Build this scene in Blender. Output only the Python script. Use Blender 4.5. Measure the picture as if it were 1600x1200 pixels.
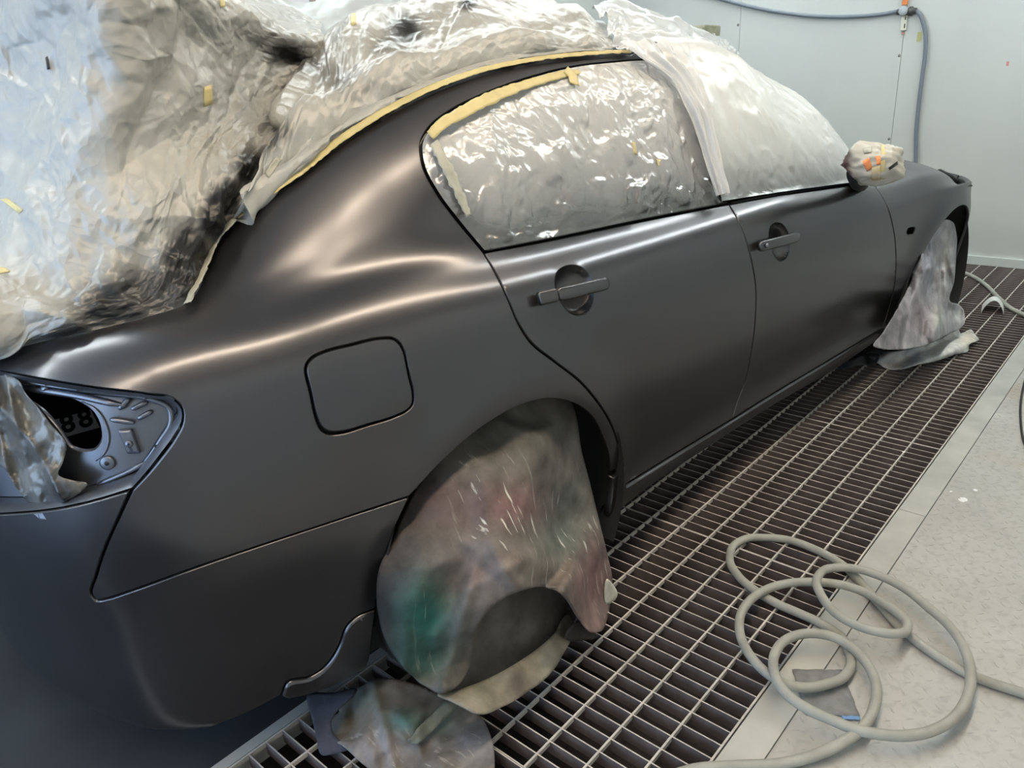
import bpy, bmesh, math, random
import numpy as np
from mathutils import Vector, Matrix
from mathutils.bvhtree import BVHTree
from mathutils.geometry import delaunay_2d_cdt

SC = bpy.context.scene
for o in list(bpy.data.objects):
    bpy.data.objects.remove(o)
COL = SC.collection

# ---------------------------------------------------------------- camera
# world frame: X runs along the floor grates towards the end wall, Y to the left, Z up, metres
CAM = np.array([-2.85345, -0.52769, 1.34280])
RC = np.array([[0.65693451, -0.7517272, -0.05782106],      # right
               [-0.31491393, -0.20390388, -0.9269587],     # down
               [0.68503012, 0.62715981, -0.37068086]])     # forward
FPX = 1200.0
cd = bpy.data.cameras.new('camera')
cd.sensor_width = 36.0
cd.lens = 36.0 * FPX / 1600.0
cd.clip_start = 0.02
co = bpy.data.objects.new('camera', cd)
COL.objects.link(co)
M = Matrix.Identity(4)
for i in range(3):
    M[i][0] = RC[0][i]; M[i][1] = -RC[1][i]; M[i][2] = -RC[2][i]; M[i][3] = CAM[i]
co.matrix_world = M
SC.camera = co

# ---------------------------------------------------------------- world, exposure
w = bpy.data.worlds.new('world'); SC.world = w; w.use_nodes = True
w.node_tree.nodes['Background'].inputs[0].default_value = (0.48, 0.69, 1.0, 1)
w.node_tree.nodes['Background'].inputs[1].default_value = 5.0
vs = SC.view_settings
vs.view_transform = 'Standard'; vs.look = 'None'; vs.gamma = 1.0; vs.use_curve_mapping = False
vs.exposure = 0.10
LIGHT_CEIL = 54.0      # emission of the ceiling tubes' diffusers
ROOM = dict(x0=-5.2, x1=2.985, y0=-1.45, y1=3.50, h=2.75)

# ---------------------------------------------------------------- helpers
rng = np.random.default_rng(7)
random.seed(7)

def ray(px, py):
    d = RC.T @ np.array([(px - 800) / FPX, (py - 600) / FPX, 1.0])
    return d / np.linalg.norm(d)
def on_z(px, py, z=0.0):
    d = ray(px, py); return CAM + d * ((z - CAM[2]) / d[2])
def on_x(px, py, X):
    d = ray(px, py); return CAM + d * ((X - CAM[0]) / d[0])
def on_y(px, py, Y):
    d = ray(px, py); return CAM + d * ((Y - CAM[1]) / d[1])

PSI = math.radians(-4.5)
CS, SN = math.cos(PSI), math.sin(PSI)
CAR_O = np.array([-1.636, 1.374, 0.0])          # ground point under the rear axle centre
def w2l(q):
    d = np.asarray(q, float) - CAR_O
    return np.stack([d[..., 0] * CS + d[..., 1] * SN, -d[..., 0] * SN + d[..., 1] * CS, d[..., 2]], -1)
def l2w(q):
    q = np.asarray(q, float)
    return np.stack([CAR_O[0] + q[..., 0] * CS - q[..., 1] * SN, CAR_O[1] + q[..., 0] * SN + q[..., 1] * CS, q[..., 2]], -1)
CAML = w2l(CAM)
def lray(px, py):
    d = ray(px, py)
    return np.array([d[0] * CS + d[1] * SN, -d[0] * SN + d[1] * CS, d[2]])
def l_on_y(px, py, y):
    d = lray(px, py); return CAML + d * ((y - CAML[1]) / d[1])
def l_on_x(px, py, x):
    d = lray(px, py); return CAML + d * ((x - CAML[0]) / d[0])
def l_on_z(px, py, z):
    d = lray(px, py); return CAML + d * ((z - CAML[2]) / d[2])

def catmull(pts, step=None, n=None, closed=False):
    """dense centripetal-ish Catmull-Rom through points (any dimension)"""
    P = np.asarray(pts, float)
    if closed: P = np.vstack([P[-1], P, P[0], P[1]])
    else: P = np.vstack([2 * P[0] - P[1], P, 2 * P[-1] - P[-2]])
    out = []
    for i in range(1, len(P) - 2):
        p0, p1, p2, p3 = P[i - 1], P[i], P[i + 1], P[i + 2]
        L = np.linalg.norm(p2 - p1)
        k = max(1, int(round(L / step))) if step else n
        for t in np.arange(k) / k:
            # finite-difference tangents scaled by chord lengths
            d0 = max(np.linalg.norm(p1 - p0), 1e-9); d1 = max(L, 1e-9); d2 = max(np.linalg.norm(p3 - p2), 1e-9)
            m1 = d1 * ((p1 - p0) / d0 * d1 + (p2 - p1) / d1 * d0) / (d0 + d1)
            m2 = d1 * ((p2 - p1) / d1 * d2 + (p3 - p2) / d2 * d1) / (d1 + d2)
            t2, t3 = t * t, t * t * t
            out.append((2 * t3 - 3 * t2 + 1) * p1 + (t3 - 2 * t2 + t) * m1 + (-2 * t3 + 3 * t2) * p2 + (t3 - t2) * m2)
    if not closed: out.append(P[-2])
    return np.array(out)

def pchip(xs, ys, xq):
    """shape-preserving cubic; ys may be (n,) or (n,k)"""
    xs = np.asarray(xs, float); ys = np.asarray(ys, float); xq = np.asarray(xq, float)
    one = ys.ndim == 1
    if one: ys = ys[:, None]
    h = np.diff(xs)[:, None]; dl = np.diff(ys, axis=0) / h
    d = np.zeros_like(ys)
    w1 = 2 * h[1:] + h[:-1]; w2 = h[1:] + 2 * h[:-1]
    same = dl[1:] * dl[:-1] > 0
    with np.errstate(divide='ignore', invalid='ignore'):
        hm = (w1 + w2) / (w1 / dl[:-1] + w2 / dl[1:])
    d[1:-1] = np.where(same, hm, 0.0)
    d[0] = dl[0]; d[-1] = dl[-1]
    i = np.clip(np.searchsorted(xs, xq) - 1, 0, len(xs) - 2)
    hh = h[i]; t = ((xq - xs[i]) / h[i, 0])[:, None]
    t2, t3 = t * t, t ** 3
    r = (2 * t3 - 3 * t2 + 1) * ys[i] + (t3 - 2 * t2 + t) * hh * d[i] + (-2 * t3 + 3 * t2) * ys[i + 1] + (t3 - t2) * hh * d[i + 1]
    return r[:, 0] if one else r

def mesh_obj(name, verts, faces, mat, parent=None, smooth=True, mats=None, mat_idx=None):
    me = bpy.data.meshes.new(name)
    me.from_pydata([tuple(map(float, v)) for v in verts], [], [tuple(int(i) for i in f) for f in faces])
    if mats:
        for m in mats: me.materials.append(m)
        if mat_idx is not None: me.polygons.foreach_set('material_index', np.asarray(mat_idx, np.int32))
    elif mat: me.materials.append(mat)
    if smooth: me.polygons.foreach_set('use_smooth', np.ones(len(me.polygons), bool))
    me.update()
    o = bpy.data.objects.new(name, me); COL.objects.link(o)
    if parent: o.parent = parent
    return o

def color_attr(o, name, vals):
    at = o.data.color_attributes.new(name, 'FLOAT_COLOR', 'POINT')
    vals = np.asarray(vals, np.float32)
    if vals.ndim == 1: vals = np.stack([vals, vals, vals], 1)
    a = np.ones((len(o.data.vertices), 4), np.float32); a[:, :3] = vals
    at.data.foreach_set('color', a.ravel())

def empty(name, loc=(0, 0, 0), rz=0.0, parent=None):
    o = bpy.data.objects.new(name, None); COL.objects.link(o)
    o.location = loc; o.rotation_euler = (0, 0, rz); o.empty_display_size = 0.1
    if parent: o.parent = parent
    return o
def tag(o, label, cat, group=None, kind=None):
    o['label'] = label; o['category'] = cat
    if group: o['group'] = group
    if kind: o['kind'] = kind
    return o
def struct(o):
    o['kind'] = 'structure'; return o

class MB:
    """collects simple solids into one mesh"""
    def __init__(s): s.v = []; s.f = []; s.mi = []
    def add(s, v, f, mi=0):
        n = len(s.v); s.v += [tuple(map(float, p)) for p in v]
        for q in f: s.f.append(tuple(i + n for i in q)); s.mi.append(mi)
    def box(s, a, b, mi=0, top=None):
        x0, y0, z0 = a; x1, y1, z1 = b
        v = [(x0, y0, z0), (x1, y0, z0), (x1, y1, z0), (x0, y1, z0), (x0, y0, z1), (x1, y0, z1), (x1, y1, z1), (x0, y1, z1)]
        n = len(s.v); s.v += v
        fs = [(0, 3, 2, 1), (4, 5, 6, 7), (0, 1, 5, 4), (1, 2, 6, 5), (2, 3, 7, 6), (3, 0, 4, 7)]
        for k, q in enumerate(fs):
            s.f.append(tuple(i + n for i in q)); s.mi.append(top if (k == 1 and top is not None) else mi)
    def bbox(s, a, b, bev=0.002, mi=0):
        """box with chamfered vertical+horizontal edges (rounded look)"""
        bm = bmesh.new()
        r = bmesh.ops.create_cube(bm, size=1.0)
        for v in bm.verts:
            v.co = Vector(((a[0] + b[0]) / 2 + v.co.x * (b[0] - a[0]), (a[1] + b[1]) / 2 + v.co.y * (b[1] - a[1]), (a[2] + b[2]) / 2 + v.co.z * (b[2] - a[2])))
        bmesh.ops.bevel(bm, geom=list(bm.edges), offset=bev, segments=2, profile=0.5, affect='EDGES')
        bm.verts.index_update()
        s.add([v.co[:] for v in bm.verts], [[v.index for v in f.verts] for f in bm.faces], mi); bm.free()
    def tube(s, pts, r, n=10, caps=True, mi=0):
        P = np.asarray(pts, float); m = len(P)
        rr = np.full(m, r) if np.isscalar(r) else np.asarray(r, float)
        T = np.gradient(P, axis=0); T /= np.linalg.norm(T, axis=1)[:, None] + 1e-12
        ref = np.array([0, 0, 1.0]) if abs(T[0][2]) < 0.9 else np.array([1.0, 0, 0])
        u = np.cross(T[0], ref); u /= np.linalg.norm(u)
        vs_ = []
        for i in range(m):
            u = u - T[i] * (u @ T[i]); u /= np.linalg.norm(u) + 1e-12
            w_ = np.cross(T[i], u)
            for k in range(n):
                a = 2 * math.pi * k / n
                vs_.append(P[i] + rr[i] * (math.cos(a) * u + math.sin(a) * w_))
        fs = []
        for i in range(m - 1):
            for k in range(n):
                k2 = (k + 1) % n
                fs.append((i * n + k, i * n + k2, (i + 1) * n + k2, (i + 1) * n + k))
        if caps:
            fs.append(tuple(range(n - 1, -1, -1))); fs.append(tuple((m - 1) * n + k for k in range(n)))
        s.add(vs_, fs, mi)
    def build(s, name, mat, parent=None, smooth=False, mats=None):
        return mesh_obj(name, s.v, s.f, mat, parent, smooth, mats, s.mi if mats else None)

# ---------------------------------------------------------------- materials
def new_mat(name):
    m = bpy.data.materials.new(name); m.use_nodes = True
    nt = m.node_tree; b = nt.nodes['Principled BSDF']
    return m, nt, b
def N(nt, t, **kw):
    n = nt.nodes.new(t)
    for k, v in kw.items(): setattr(n, k, v)
    return n
def simple(name, col, rough=0.5, metal=0.0, bump=0.0, bscale=60.0, var=0.0, vscale=8.0, spec=0.5, emit=None):
    m, nt, b = new_mat(name)
    b.inputs['Base Color'].default_value = (*col, 1); b.inputs['Roughness'].default_value = rough
    b.inputs['Metallic'].default_value = metal; b.inputs['Specular IOR Level'].default_value = spec
    tc = N(nt, 'ShaderNodeTexCoord')
    if var > 0:
        nz = N(nt, 'ShaderNodeTexNoise'); nz.inputs['Scale'].default_value = vscale; nz.inputs['Detail'].default_value = 6
        nt.links.new(tc.outputs['Object'], nz.inputs['Vector'])
        rp = N(nt, 'ShaderNodeValToRGB')
        rp.color_ramp.elements[0].position = 0.3; rp.color_ramp.elements[1].position = 0.7
        rp.color_ramp.elements[0].color = (*[c * (1 - var) for c in col], 1)
        rp.color_ramp.elements[1].color = (*[min(1, c * (1 + var)) for c in col], 1)
        nt.links.new(nz.outputs['Fac'], rp.inputs['Fac']); nt.links.new(rp.outputs['Color'], b.inputs['Base Color'])
    if bump > 0:
        nb = N(nt, 'ShaderNodeTexNoise'); nb.inputs['Scale'].default_value = bscale; nb.inputs['Detail'].default_value = 4
        nt.links.new(tc.outputs['Object'], nb.inputs['Vector'])
        bp = N(nt, 'ShaderNodeBump'); bp.inputs['Strength'].default_value = bump; bp.inputs['Distance'].default_value = 0.003
        nt.links.new(nb.outputs['Fac'], bp.inputs['Height']); nt.links.new(bp.outputs['Normal'], b.inputs['Normal'])
    if emit:
        b.inputs['Emission Color'].default_value = (*emit[0], 1); b.inputs['Emission Strength'].default_value = emit[1]
    return m

M_WALL = simple('wall_enamel', (0.555, 0.575, 0.555), 0.35, var=0.03, vscale=2.0)
M_TRIM = simple('trim_enamel', (0.60, 0.64, 0.62), 0.35, var=0.06, vscale=6)
M_SEAM = simple('seam_sealant', (0.25, 0.25, 0.24), 0.8)
M_CEIL = simple('ceiling_filter', (0.55, 0.55, 0.54), 0.9)
M_LAMP = simple('lamp_diffuser_warm', (0.9, 0.9, 0.9), 0.5, emit=((1.0, 0.82, 0.60), LIGHT_CEIL))
M_LAMP2 = simple('lamp_diffuser_cool', (0.9, 0.9, 0.9), 0.5, emit=((0.93, 1.0, 0.985), LIGHT_CEIL))
M_WHITE = simple('white_enamel', (0.8, 0.8, 0.8), 0.4)
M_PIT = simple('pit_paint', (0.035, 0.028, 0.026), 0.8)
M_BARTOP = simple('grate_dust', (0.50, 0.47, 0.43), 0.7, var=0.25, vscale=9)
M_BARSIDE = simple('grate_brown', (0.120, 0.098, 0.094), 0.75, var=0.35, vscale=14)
M_STEEL = simple('frame_steel', (0.42, 0.42, 0.39), 0.5, 0.0, var=0.16, vscale=7)
M_HOSE = simple('hose_rubber', (0.33, 0.33, 0.29), 0.6, var=0.14, vscale=16, bump=0.25, bscale=180)

def mat_floor():
    m, nt, b = new_mat('floor_plate')
    tc = N(nt, 'ShaderNodeTexCoord')
    n1 = N(nt, 'ShaderNodeTexNoise'); n1.inputs['Scale'].default_value = 3.2; n1.inputs['Detail'].default_value = 8; n1.inputs['Roughness'].default_value = 0.62
    n2 = N(nt, 'ShaderNodeTexNoise'); n2.inputs['Scale'].default_value = 45; n2.inputs['Detail'].default_value = 5
    n3 = N(nt, 'ShaderNodeTexNoise'); n3.inputs['Scale'].default_value = 2.0; n3.inputs['Detail'].default_value = 3
    for n in (n1, n2, n3): nt.links.new(tc.outputs['Object'], n.inputs['Vector'])
    r1 = N(nt, 'ShaderNodeValToRGB'); e = r1.color_ramp.elements
    e[0].position = 0.3; e[0].color = (0.36, 0.352, 0.325, 1); e[1].position = 0.62; e[1].color = (0.435, 0.432, 0.41, 1)
    x = e.new(0.72); x.color = (0.49, 0.49, 0.46, 1)
    nt.links.new(n1.outputs['Fac'], r1.inputs['Fac'])
    r2 = N(nt, 'ShaderNodeValToRGB'); r2.color_ramp.elements[0].position = 0.36; r2.color_ramp.elements[0].color = (0.62, 0.6, 0.58, 1); r2.color_ramp.elements[1].position = 0.5
    nt.links.new(n2.outputs['Fac'], r2.inputs['Fac'])
    mx = N(nt, 'ShaderNodeMixRGB', blend_type='MULTIPLY'); mx.inputs[0].default_value = 0.35
    nt.links.new(r1.outputs['Color'], mx.inputs[1]); nt.links.new(r2.outputs['Color'], mx.inputs[2])
    r3 = N(nt, 'ShaderNodeValToRGB'); r3.color_ramp.elements[0].position = 0.62; r3.color_ramp.elements[0].color = (0, 0, 0, 1); r3.color_ramp.elements[1].position = 0.74
    nt.links.new(n3.outputs['Fac'], r3.inputs['Fac'])
    m2 = N(nt, 'ShaderNodeMixRGB'); m2.inputs[2].default_value = (0.36, 0.28, 0.19, 1)
    ml = N(nt, 'ShaderNodeMath', operation='MULTIPLY'); ml.inputs[1].default_value = 0.45
    nt.links.new(r3.outputs['Color'], ml.inputs[0]); nt.links.new(ml.outputs[0], m2.inputs[0]); nt.links.new(mx.outputs[0], m2.inputs[1])
    nt.links.new(m2.outputs[0], b.inputs['Base Color'])
    b.inputs['Roughness'].default_value = 0.48
    bp = N(nt, 'ShaderNodeBump'); bp.inputs['Strength'].default_value = 0.25; bp.inputs['Distance'].default_value = 0.002
    nt.links.new(n2.outputs['Fac'], bp.inputs['Height']); nt.links.new(bp.outputs['Normal'], b.inputs['Normal'])
    return m
M_FLOOR = mat_floor()

def mat_paint():
    """satin metallic paint: a tight and a broad metallic lobe"""
    m, nt, b = new_mat('satin_gunmetal_paint')
    b.inputs['Base Color'].default_value = (0.118, 0.117, 0.124, 1)
    b.inputs['Metallic'].default_value = 0.9; b.inputs['Roughness'].default_value = 0.225
    b2 = N(nt, 'ShaderNodeBsdfPrincipled')
    b2.inputs['Base Color'].default_value = (0.076, 0.075, 0.082, 1)
    b2.inputs['Metallic'].default_value = 0.9; b2.inputs['Roughness'].default_value = 0.40
    mx = N(nt, 'ShaderNodeMixShader'); mx.inputs[0].default_value = 0.42
    nt.links.new(b.outputs[0], mx.inputs[1]); nt.links.new(b2.outputs[0], mx.inputs[2]); nt.links.new(mx.outputs[0], nt.nodes['Material Output'].inputs[0])
    return m
M_PAINT = mat_paint()
M_BLACK = simple('black_plastic', (0.012, 0.012, 0.013), 0.6)
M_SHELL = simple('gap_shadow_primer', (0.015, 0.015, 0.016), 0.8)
M_TYRE = simple('tyre_rubber', (0.02, 0.02, 0.02), 0.8, bump=0.2)


# ================================================================ ROOM
X0, X1, Y0, Y1, H = ROOM['x0'], ROOM['x1'], ROOM['y0'], ROOM['y1'], ROOM['h']
def wall_panels(name, horizontal, fixed, edges, z0, z1, thick, sgn, mat=M_WALL):
    """a sheet wall: sealant backing (the wall object) with separate panels"""
    mb = MB()
    lo, hi = edges[0], edges[-1]
    if horizontal == 'y': mb.box((min(fixed, fixed + sgn * thick), lo, z0), (max(fixed, fixed + sgn * thick), hi, z1))
    else: mb.box((lo, min(fixed, fixed + sgn * thick), z0), (hi, max(fixed, fixed + sgn * thick), z1))
    wob = struct(mb.build(name, M_SEAM))
    for a, b_ in zip(edges[:-1], edges[1:]):
        p = MB(); g = 0.0016; d = 0.004
        if horizontal == 'y':
            p.box((min(fixed, fixed - sgn * d), a + g, z0 + 0.002), (max(fixed, fixed - sgn * d), b_ - g, z1))
        else:
            p.box((a + g, min(fixed, fixed - sgn * d), z0 + 0.002), (b_ - g, max(fixed, fixed - sgn * d), z1))
        p.build('wall_panel', mat, wob)
    return wob
seam = 1.147
endwall = wall_panels('wall_end', 'y', X1, [Y0, -1.134, 0.013, 1.160, 2.307, 3.38, Y1], 0.0, H, 0.06, +1)
wall_panels('wall_left', 'x', Y1, [X0, -3.6, -2.45, -1.3, -0.15, 1.0, 2.15, X1], 0.0, H, 0.06, +1)
wall_panels('wall_right', 'x', Y0, [X0, -3.6, -2.45, -1.3, -0.15, 1.0, 2.15, X1], 0.0, H, 0.06, -1)
# rear wall with the open vehicle doorway
mb = MB()
DY0, DY1, DZ = 0.15, 3.0, 2.35
mb.box((X0 - 0.06, Y0, 0), (X0, DY0, H)); mb.box((X0 - 0.06, DY1, 0), (X0, Y1, H)); mb.box((X0 - 0.06, DY0, DZ), (X0, DY1, H))
struct(mb.build('wall_rear', M_WALL))
mb = MB(); mb.box((X0 - 0.06, Y0 - 0.06, H), (X1 + 0.06, Y1 + 0.06, H + 0.05))
struct(mb.build('ceiling', M_CEIL))
# corner trims at the end wall and its base rail
mb = MB(); mb.box((X1 - 0.022, Y1 - 0.07, 0), (X1 - 0.004, Y1 - 0.005, H)); struct(mb.build('trim_1', M_TRIM))
mb = MB(); mb.box((X1 - 0.016, 3.372, 0), (X1 - 0.0035, 3.386, H)); struct(mb.build('trim_2', M_BLACK))
mb = MB(); mb.box((X1 - 0.03, Y0, 0.0), (X1 - 0.004, Y1 - 0.075, 0.055)); struct(mb.build('baseboard_end', M_TRIM))
q = on_y(486, 5, Y1)
mb = MB(); mb.box((q[0] - 0.018, Y1 - 0.022, 0), (q[0] + 0.018, Y1 - 0.004, H)); struct(mb.build('trim_3', simple('door_stile', (0.32, 0.26, 0.24), 0.6)))
mb = MB(); mb.box((q[0] - 0.60, Y1 - 0.012, 0), (q[0] + 0.60, Y1 - 0.004, H)); struct(mb.build('door_1', simple('door_leaf', (0.62, 0.60, 0.63), 0.4)))

# ceiling light fixtures: two rows of four, in the slope above both long walls, and one row over the car
def ceiling_light(x, y, tilt, L, wd, label, z, mat):
    e = empty('ceiling_light', (x, y, z)); e.rotation_euler = (tilt, 0, 0)
    mb = MB(); mb.box((-L / 2 - .02, -wd / 2 - .02, 0.0), (L / 2 + .02, wd / 2 + .02, 0.07)); mb.build('housing', M_WHITE, e)
    mb = MB(); mb.box((-L / 2, -wd / 2, -0.012), (L / 2, wd / 2, -0.001)); mb.build('diffuser', mat, e)
    tag(e, label, 'ceiling light', 'ceiling lights above the frame')
    return e
for k_l, (xx, warm) in enumerate(((-4.1, 1), (-2.5, 1), (-0.9, 1), (0.7, 0), (2.25, 0))):
    ceiling_light(xx, 0.0, 0, 1.45, 0.075, ('warm' if warm else 'cool') + ' fluorescent tube light above the frame, right-hand row, %s from the rear doorway' % ('first', 'second', 'third', 'fourth', 'fifth')[k_l], H - 0.075, M_LAMP if warm else M_LAMP2)
    ceiling_light(xx, 2.15, 0, 1.45, 0.075, 'cool fluorescent tube light above the frame, left-hand row, %s from the rear doorway' % ('first', 'second', 'third', 'fourth', 'fifth')[k_l], H - 0.075, M_LAMP2)

# ================================================================ FLOOR
PITCH, ROD = 0.0431, 0.10
PLEN = 0.9953
GY1 = 0.80                        # far edge of the grated trench
mb = MB()
mb.box((X0, Y0, -0.05), (X1, -0.083, 0.0))                    # plate on the right of the trench
struct(mb.build('floor', M_FLOOR))
mb = MB(); mb.box((X0, GY1 + 0.03, -0.05), (X1, Y1, 0.0)); struct(mb.build('floor_centre', simple('dark_floor_with_shade', (.030, .034, .039), .7, var=.2, vscale=5, spec=.2)))  # dark floor; part of the shade under the car is in this colour
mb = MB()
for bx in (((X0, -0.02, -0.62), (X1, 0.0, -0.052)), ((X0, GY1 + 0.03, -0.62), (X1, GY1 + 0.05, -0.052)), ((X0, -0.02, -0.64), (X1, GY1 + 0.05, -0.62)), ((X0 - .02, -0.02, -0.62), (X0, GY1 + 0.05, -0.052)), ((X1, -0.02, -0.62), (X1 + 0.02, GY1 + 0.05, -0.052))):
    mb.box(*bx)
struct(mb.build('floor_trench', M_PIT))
# steel edging along the trench, in lengths, with a seam between them
frame = MB(); frame.box((X0, -0.083, -0.05), (X1, -0.0015, -0.006)); fr = struct(frame.build('trim_4', M_SEAM))
joints = [X0, -3.0, on_z(1421, 800, 0)[0], 1.9, X1]
for a, b_ in zip(joints[:-1], joints[1:]):
    p = MB(); p.bbox((a + 0.0012, -0.0800, -0.03), (b_ - 0.0012, -0.0025, 0.0005), 0.0008); p.build('edging', M_STEEL, fr)
frame = MB(); frame.box((X0, GY1 + 0.0015, -0.05), (X1, GY1 + 0.03, 0.0)); struct(frame.build('trim_5', M_STEEL))

# grates: bearing bars across, rods along
NB = 24
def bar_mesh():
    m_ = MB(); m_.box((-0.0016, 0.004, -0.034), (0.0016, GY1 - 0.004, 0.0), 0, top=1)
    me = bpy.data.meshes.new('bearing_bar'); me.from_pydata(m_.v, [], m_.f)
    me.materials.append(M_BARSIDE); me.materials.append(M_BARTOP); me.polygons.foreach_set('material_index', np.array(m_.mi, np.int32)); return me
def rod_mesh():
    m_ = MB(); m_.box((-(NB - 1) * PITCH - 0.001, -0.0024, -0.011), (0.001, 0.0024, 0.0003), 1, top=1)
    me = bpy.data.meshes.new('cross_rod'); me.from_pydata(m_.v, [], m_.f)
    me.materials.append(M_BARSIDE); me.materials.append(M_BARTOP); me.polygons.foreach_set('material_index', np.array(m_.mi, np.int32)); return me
BM_, RM_ = bar_mesh(), rod_mesh()
lab = {-3: 'brown steel floor grate touching the end wall', -2: 'brown steel floor grate beneath the car nose, one before the end wall grate',
       -1: 'brown steel floor grate beside the front door', 0: 'brown steel floor grate beside the rear door and sill',
       1: 'brown steel floor grate beside the covered rear wheel, under the hose coil', 2: 'brown steel floor grate under the rear bumper at the bottom edge',}
for m_ in range(-3, 3):
    g = empty('floor_grate', (-m_ * PLEN, 0, 0))
    tag(g, lab[m_], 'floor grate', 'steel floor grates in the trench')
    for k in range(NB):
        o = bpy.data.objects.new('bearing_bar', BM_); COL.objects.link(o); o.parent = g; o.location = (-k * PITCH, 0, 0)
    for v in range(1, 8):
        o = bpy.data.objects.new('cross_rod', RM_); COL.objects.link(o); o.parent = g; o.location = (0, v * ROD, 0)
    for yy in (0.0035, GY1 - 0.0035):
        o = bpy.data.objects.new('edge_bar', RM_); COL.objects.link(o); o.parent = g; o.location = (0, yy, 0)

# raised tread marks on the floor plate (uncountable): one joined piece
def tread():
    vs_, fs = [], []
    s = 0.036; i = 0
    for ix in range(int((X1 - (-2.2)) / s)):
        for iy in range(int(1.3 / s)):
            x = -2.2 + ix * s; y = -0.10 - iy * s
            a = math.pi / 4 if (ix + iy) % 2 else -math.pi / 4
            a += PSI * 0
            x += random.uniform(-.001, .001)
            if x < -1.3 and y < -0.9: continue
            l, wd = 0.0105, 0.0032
            dx, dy = math.cos(a), math.sin(a)
            n = len(vs_)
            for (u, v_, z) in ((-l, 0, 0), (0, -wd, 0), (l, 0, 0), (0, wd, 0), (-l * .45, 0, .0011), (l * .45, 0, .0011)):
                vs_.append((x + u * dx - v_ * dy, y + u * dy + v_ * dx, z + 0.0001))
            fs += [(n, n + 1, n + 4), (n + 1, n + 5, n + 4), (n + 1, n + 2, n + 5), (n + 2, n + 3, n + 5), (n + 3, n + 4, n + 5), (n + 3, n, n + 4)]
    o = mesh_obj('floor_tread_pattern', vs_, fs, M_FLOOR, None, False)
    tag(o, 'worn raised tread marks of the beige chequer plate floor', 'floor tread', kind='stuff')
tread()

# ================================================================ HOSE
def hose():
    P = [(60, 1260), (230, 1205), (400, 1192), (600, 1180), (720, 1150), (850, 1090), (930, 1030), (975, 950), (985, 860), (955, 780), (900, 715), (820, 660), (740, 640), (660, 645), (590, 680), (557, 740), (565, 820), (610, 890), (700, 955), (800, 1000), (900, 1040), (1000, 1060), (1120, 1065), (1230, 1040), (1320, 980), (1370, 890), (1375, 780), (1345, 690), (1290, 610), (1200, 530), (1100, 450), (1000, 400), (900, 370), (820, 365), (760, 380), (735, 420), (755, 480), (810, 550), (890, 600), (980, 630), (1060, 640), (1108, 630), (1115, 600), (1080, 560), (1010, 510), (930, 465), (830, 435), (720, 425), (620, 430), (530, 455), (460, 500), (420, 560), (415, 630), (440, 700), (490, 770), (550, 820), (620, 855), (700, 865), (780, 850), (850, 820), (880, 770), (870, 710), (840, 655), (800, 625), (740, 590), (650, 550), (560, 510), (480, 460), (410, 400), (375, 340), (385, 280), (440, 245), (520, 240), (620, 250), (720, 285), (800, 325), (870, 375), (930, 440), (1000, 520), (1080, 610), (1150, 670), (1250, 740), (1350, 800), (1450, 840), (1600, 890), (1800, 965), (2100, 1060), (2500, 1140), (3000, 1180)]
    r = 0.0115
    n = len(P); W = []
    for i, (cx, cy) in enumerate(P):
        lift = 0.0
        if 5 <= i <= 11: lift = 0.020
        if 12 <= i <= 18: lift = 0.042
        if 19 <= i <= 25: lift = 0.024
        if 26 <= i <= 33: lift = 0.026
        if 34 <= i <= 42: lift = 0.036
        if 43 <= i <= 46: lift = 0.026
        if 47 <= i <= 54: lift = 0.022
        if 55 <= i <= 59: lift = 0.012
        W.append((cx, cy, lift))
    W = np.array(W)
    k = np.array([.25, .5, .25]); W[1:-1, 2] = np.convolve(W[:, 2], k, 'valid')
    W[1:-1, 2] = np.convolve(W[:, 2], k, 'valid')
    D = catmull(W, step=14)
    pts = [on_z(1000 + c[0] / 2.6667, 750 + c[1] / 2.6667, r + .0016 + max(0, c[2])) for c in D]
    mb = MB(); mb.tube(pts, r, 12); o = mb.build('air_hose', M_HOSE, None, True)
    tag(o, 'grey rubber air hose lying in loose coils over grate and floor', 'hose')
    # far run of a second length
    P2 = [(1470, 421), (1502, 425), (1520, 432), (1540, 445), (1560, 465), (1580, 482), (1600, 492), (1640, 515), (1700, 540), (1790, 560)]
    D = catmull(P2, step=4)
    mb = MB(); mb.tube([on_z(x, y, r + .001) for x, y in D], r, 10)
    tag(mb.build('air_hose', M_HOSE, None, True), 'beige hose running past the car nose towards the right edge near the end wall', 'hose')
    # thin black cable at right edge
    P3 = [(1626, 548), (1612, 565), (1600, 600), (1595, 630), (1595, 660), (1600, 690), (1614, 720), (1660, 760), (1740, 790)]
    mb = MB(); mb.tube([on_z(x, y, .005) for x, y in catmull(P3, step=6)], 0.0042, 8)
    tag(mb.build('cable', M_BLACK, None, True), 'thin dark cable on the floor plate at the right edge of view', 'cable')
hose()

# ================================================================ CAR BODY SURFACE
# right-hand half in car coordinates: x forward from the rear axle, y to the left, z up
PLAN = np.array([(3.60, 0), (3.585, -.18), (3.53, -.40), (3.41, -.60), (3.25, -.745), (3.05, -.835), (2.85, -.868), (2.65, -.872), (2.3, -.862), (1.6, -.858), (.9, -.860), (.4, -.864), (0, -.868), (-.3, -.856), (-.55, -.822), (-.73, -.762), (-.855, -.655), (-.935, -.49), (-.995, -.25), (-1.005, 0)])
PL = catmull(PLAN, step=0.01)
_s = np.concatenate([[0], np.cumsum(np.linalg.norm(np.diff(PL, axis=0), axis=1))])
NA = 700
AS = np.linspace(0, _s[-1], NA)
PXY = np.stack([np.interp(AS, _s, PL[:, 0]), np.interp(AS, _s, PL[:, 1])], 1)
_T = np.gradient(PXY, axis=0); _T /= np.linalg.norm(_T, axis=1)[:, None]
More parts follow.
